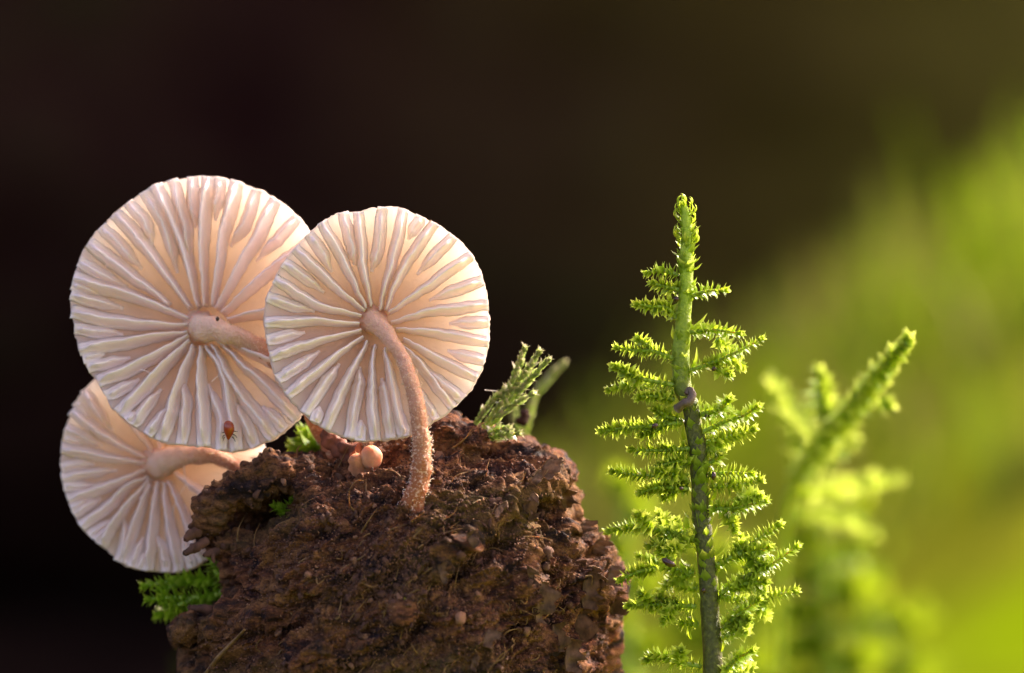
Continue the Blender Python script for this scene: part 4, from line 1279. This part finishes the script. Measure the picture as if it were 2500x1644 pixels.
for i, (lb, q) in enumerate(spl):
    sm = Moss('moss_sprig', lb, P(*q[0]), M_LEAF_GLOSS, 22)
    sm.branch(np.array([P(*p) for p in q]), 0.011, L=0.050, gap=0.019, kinds=('close', 'spread2'), ang=13 if i < 5 else 45, rank=3, single=True, tip_n=4, name='shoot')
    sm.flush()
sb_ = Moss('moss_sprig', 'blurred moss sprig behind the leaning bundle of sprigs', P(1270, 1090, 1.6), M_LEAF_GLOSS)
for q in ([(1275, 1090, 1.5), (1300, 980, 1.5), (1335, 930, 1.5), (1374, 890, 1.5)], [(1275, 1090, 1.5), (1262, 1040, 1.5), (1255, 1000, 1.5)]):
    sb_.branch(np.array([P(*p) for p in q]), 0.02, L=0.06, gap=0.02, kinds=('close',), ang=16, name='shoot')
sb_.flush()
v, f = star_mesh(0.032, 1.7, 61, (1, 1, 1), 9)
pdk = P(1279, 1020, 0.75)
tag(obj('dead_bud', mesh_data('dead_bud', v, f, M_BUD), loc=tuple(pdk)), 'small dark blurred bud beside the shiny moss sprigs', 'dead bud')

# ------------------------------------------------------------------ mites
def cap_point(cp, px, py):
    uv = cp.local(px, py)[None, :]
    rho = np.hypot(*uv[0]) / cp.R(math.atan2(uv[0, 1], uv[0, 0]))
    return cp.c + cp.world(uv, np.array([cp.wf(np.array([rho]))[0]]))[0]
pm = cap_point(cap1, 570, 1054) + np.array((0, -0.125, 0))
mt = thing('mite', 'tiny glossy red brown mite on the largest cap', 'mite', pm)
nu, nv = 16, 20
V = []
for i in range(nu):
    t = i / (nu - 1)
    zz = 0.048 - 0.096 * t
    w = 0.0258 * (max(0, math.sin(math.pi * min(1, t ** 0.72 * 0.98 + 0.02)))) ** 0.62 * (1 - 0.30 * smooth(t, 0.55, 1)) + 0.0008
    for j in range(nv):
        a = j / nv * 2 * math.pi
        V.append((w * math.cos(a) + 0.004 * math.sin(t * 3), 0.8 * w * math.sin(a), zz))
F = [tuple(q) for q in grid_faces(nu, nv, wrap_v=True)] + [tuple(range(nv)), tuple(range((nu - 1) * nv, nu * nv))[::-1]]
obj('body', mesh_data('body', V, F, M_MITE), mt)
for sx_, z0, dx, dz in [(1, -0.004, 0.026, -0.003), (1, -0.018, 0.022, -0.018), (1, -0.032, 0.014, -0.024), (-1, -0.010, 0.016, -0.004), (-1, -0.024, 0.014, -0.016), (-1, -0.034, 0.010, -0.020)]:
    p0 = np.array((sx_ * 0.018, 0.008, z0))
    path = [p0, p0 + np.array((sx_ * dx * 0.6, 0.004, dz * 0.3)), p0 + np.array((sx_ * dx, 0.024, dz))]
    v, f, t = tube(catmull(path, 8), np.linspace(0.0028, 0.0012, 8), 6)
    obj('leg', mesh_data('leg', v, f, M_DARKMITE), mt)
def speck(label, px, py, y, r, st=(1, 0.8, 1), ang=0):
    v, f = star_mesh(r / 500, 0.25, int(px), st, 9)
    o = obj('mite', mesh_data('mite', v, f, M_DARKMITE), loc=tuple(P(px, py, y)))
    o.rotation_euler = (0, R(ang), 0)
    tag(o, label, 'mite')
pq = cap_point(cap1, 531, 778)
speck('tiny black speck of a mite where the largest mushroom stem meets its gills', 531, 779, 0.13, 5.5, (0.8, 0.7, 1.1))
speck('dark round mite beside the uppermost side branches of the moss shoot', 1651, 731, -0.04, 7)
speck('dark mite on a right side branch high on the moss shoot', 1743, 901, -0.08, 6)
speck('dark brown mite on the longest left side branch of the moss shoot', 1599, 1040, -0.16, 7, (1.1, 0.8, 0.9))
speck('reddish mite between stem and right branch, below the violet scrap', 1726, 1017, -0.06, 6, (1.2, 0.8, 0.7))
speck('dark oval mite hanging right of the middle of the moss stem', 1742, 1162, -0.10, 8, (0.75, 0.7, 1.25))
speck('small round dark mite left of the middle of the moss stem', 1663, 1193, -0.14, 5)
speck('large elongated dark mite on a left branch low on the moss shoot', 1632, 1374, -0.18, 11, (1.7, 0.8, 0.75), 30)
speck('small dark mite on the lower part of the moss stem itself', 1718, 1442, -0.052, 6)

# ------------------------------------------------------------------ silk threads
def silk(label, px_path, r=0.0016):
    pts = [P(*q) for q in px_path]
    o_ = pts[0]
    v, f, t = tube(catmull(pts, 24), r, 5)
    tag(obj('silk_thread', mesh_data('silk_thread', v - o_, f, M_SILK), loc=tuple(o_)), label, 'silk thread')
silk('white silk thread hanging across the lowest mushroom cap', [(447, 1122, 0.42), (450, 1150, 0.44), (455, 1180, 0.47), (462, 1195, 0.48), (474, 1203, 0.50)], 0.0028)
silk('faint silk thread running down from the knot on the lowest cap', [(454, 1182, 0.46), (430, 1225, 0.48), (421, 1260, 0.5), (424, 1274, 0.52)])
silk('faint beaded silk thread on the left gills of the largest cap', [(341, 902, 0.16), (358, 907, 0.16), (374, 914, 0.16)], 0.002)
silk('fine pair of silk threads below the stem of the largest cap', [(517, 932, 0.15), (536, 915, 0.15), (554, 900, 0.15)], 0.0018)
silk('fine silk thread stretched from the moss sprig towards the front cap', [(1184, 953, 0.20), (1198, 954, 0.2), (1213, 955, 0.2)], 0.0016)
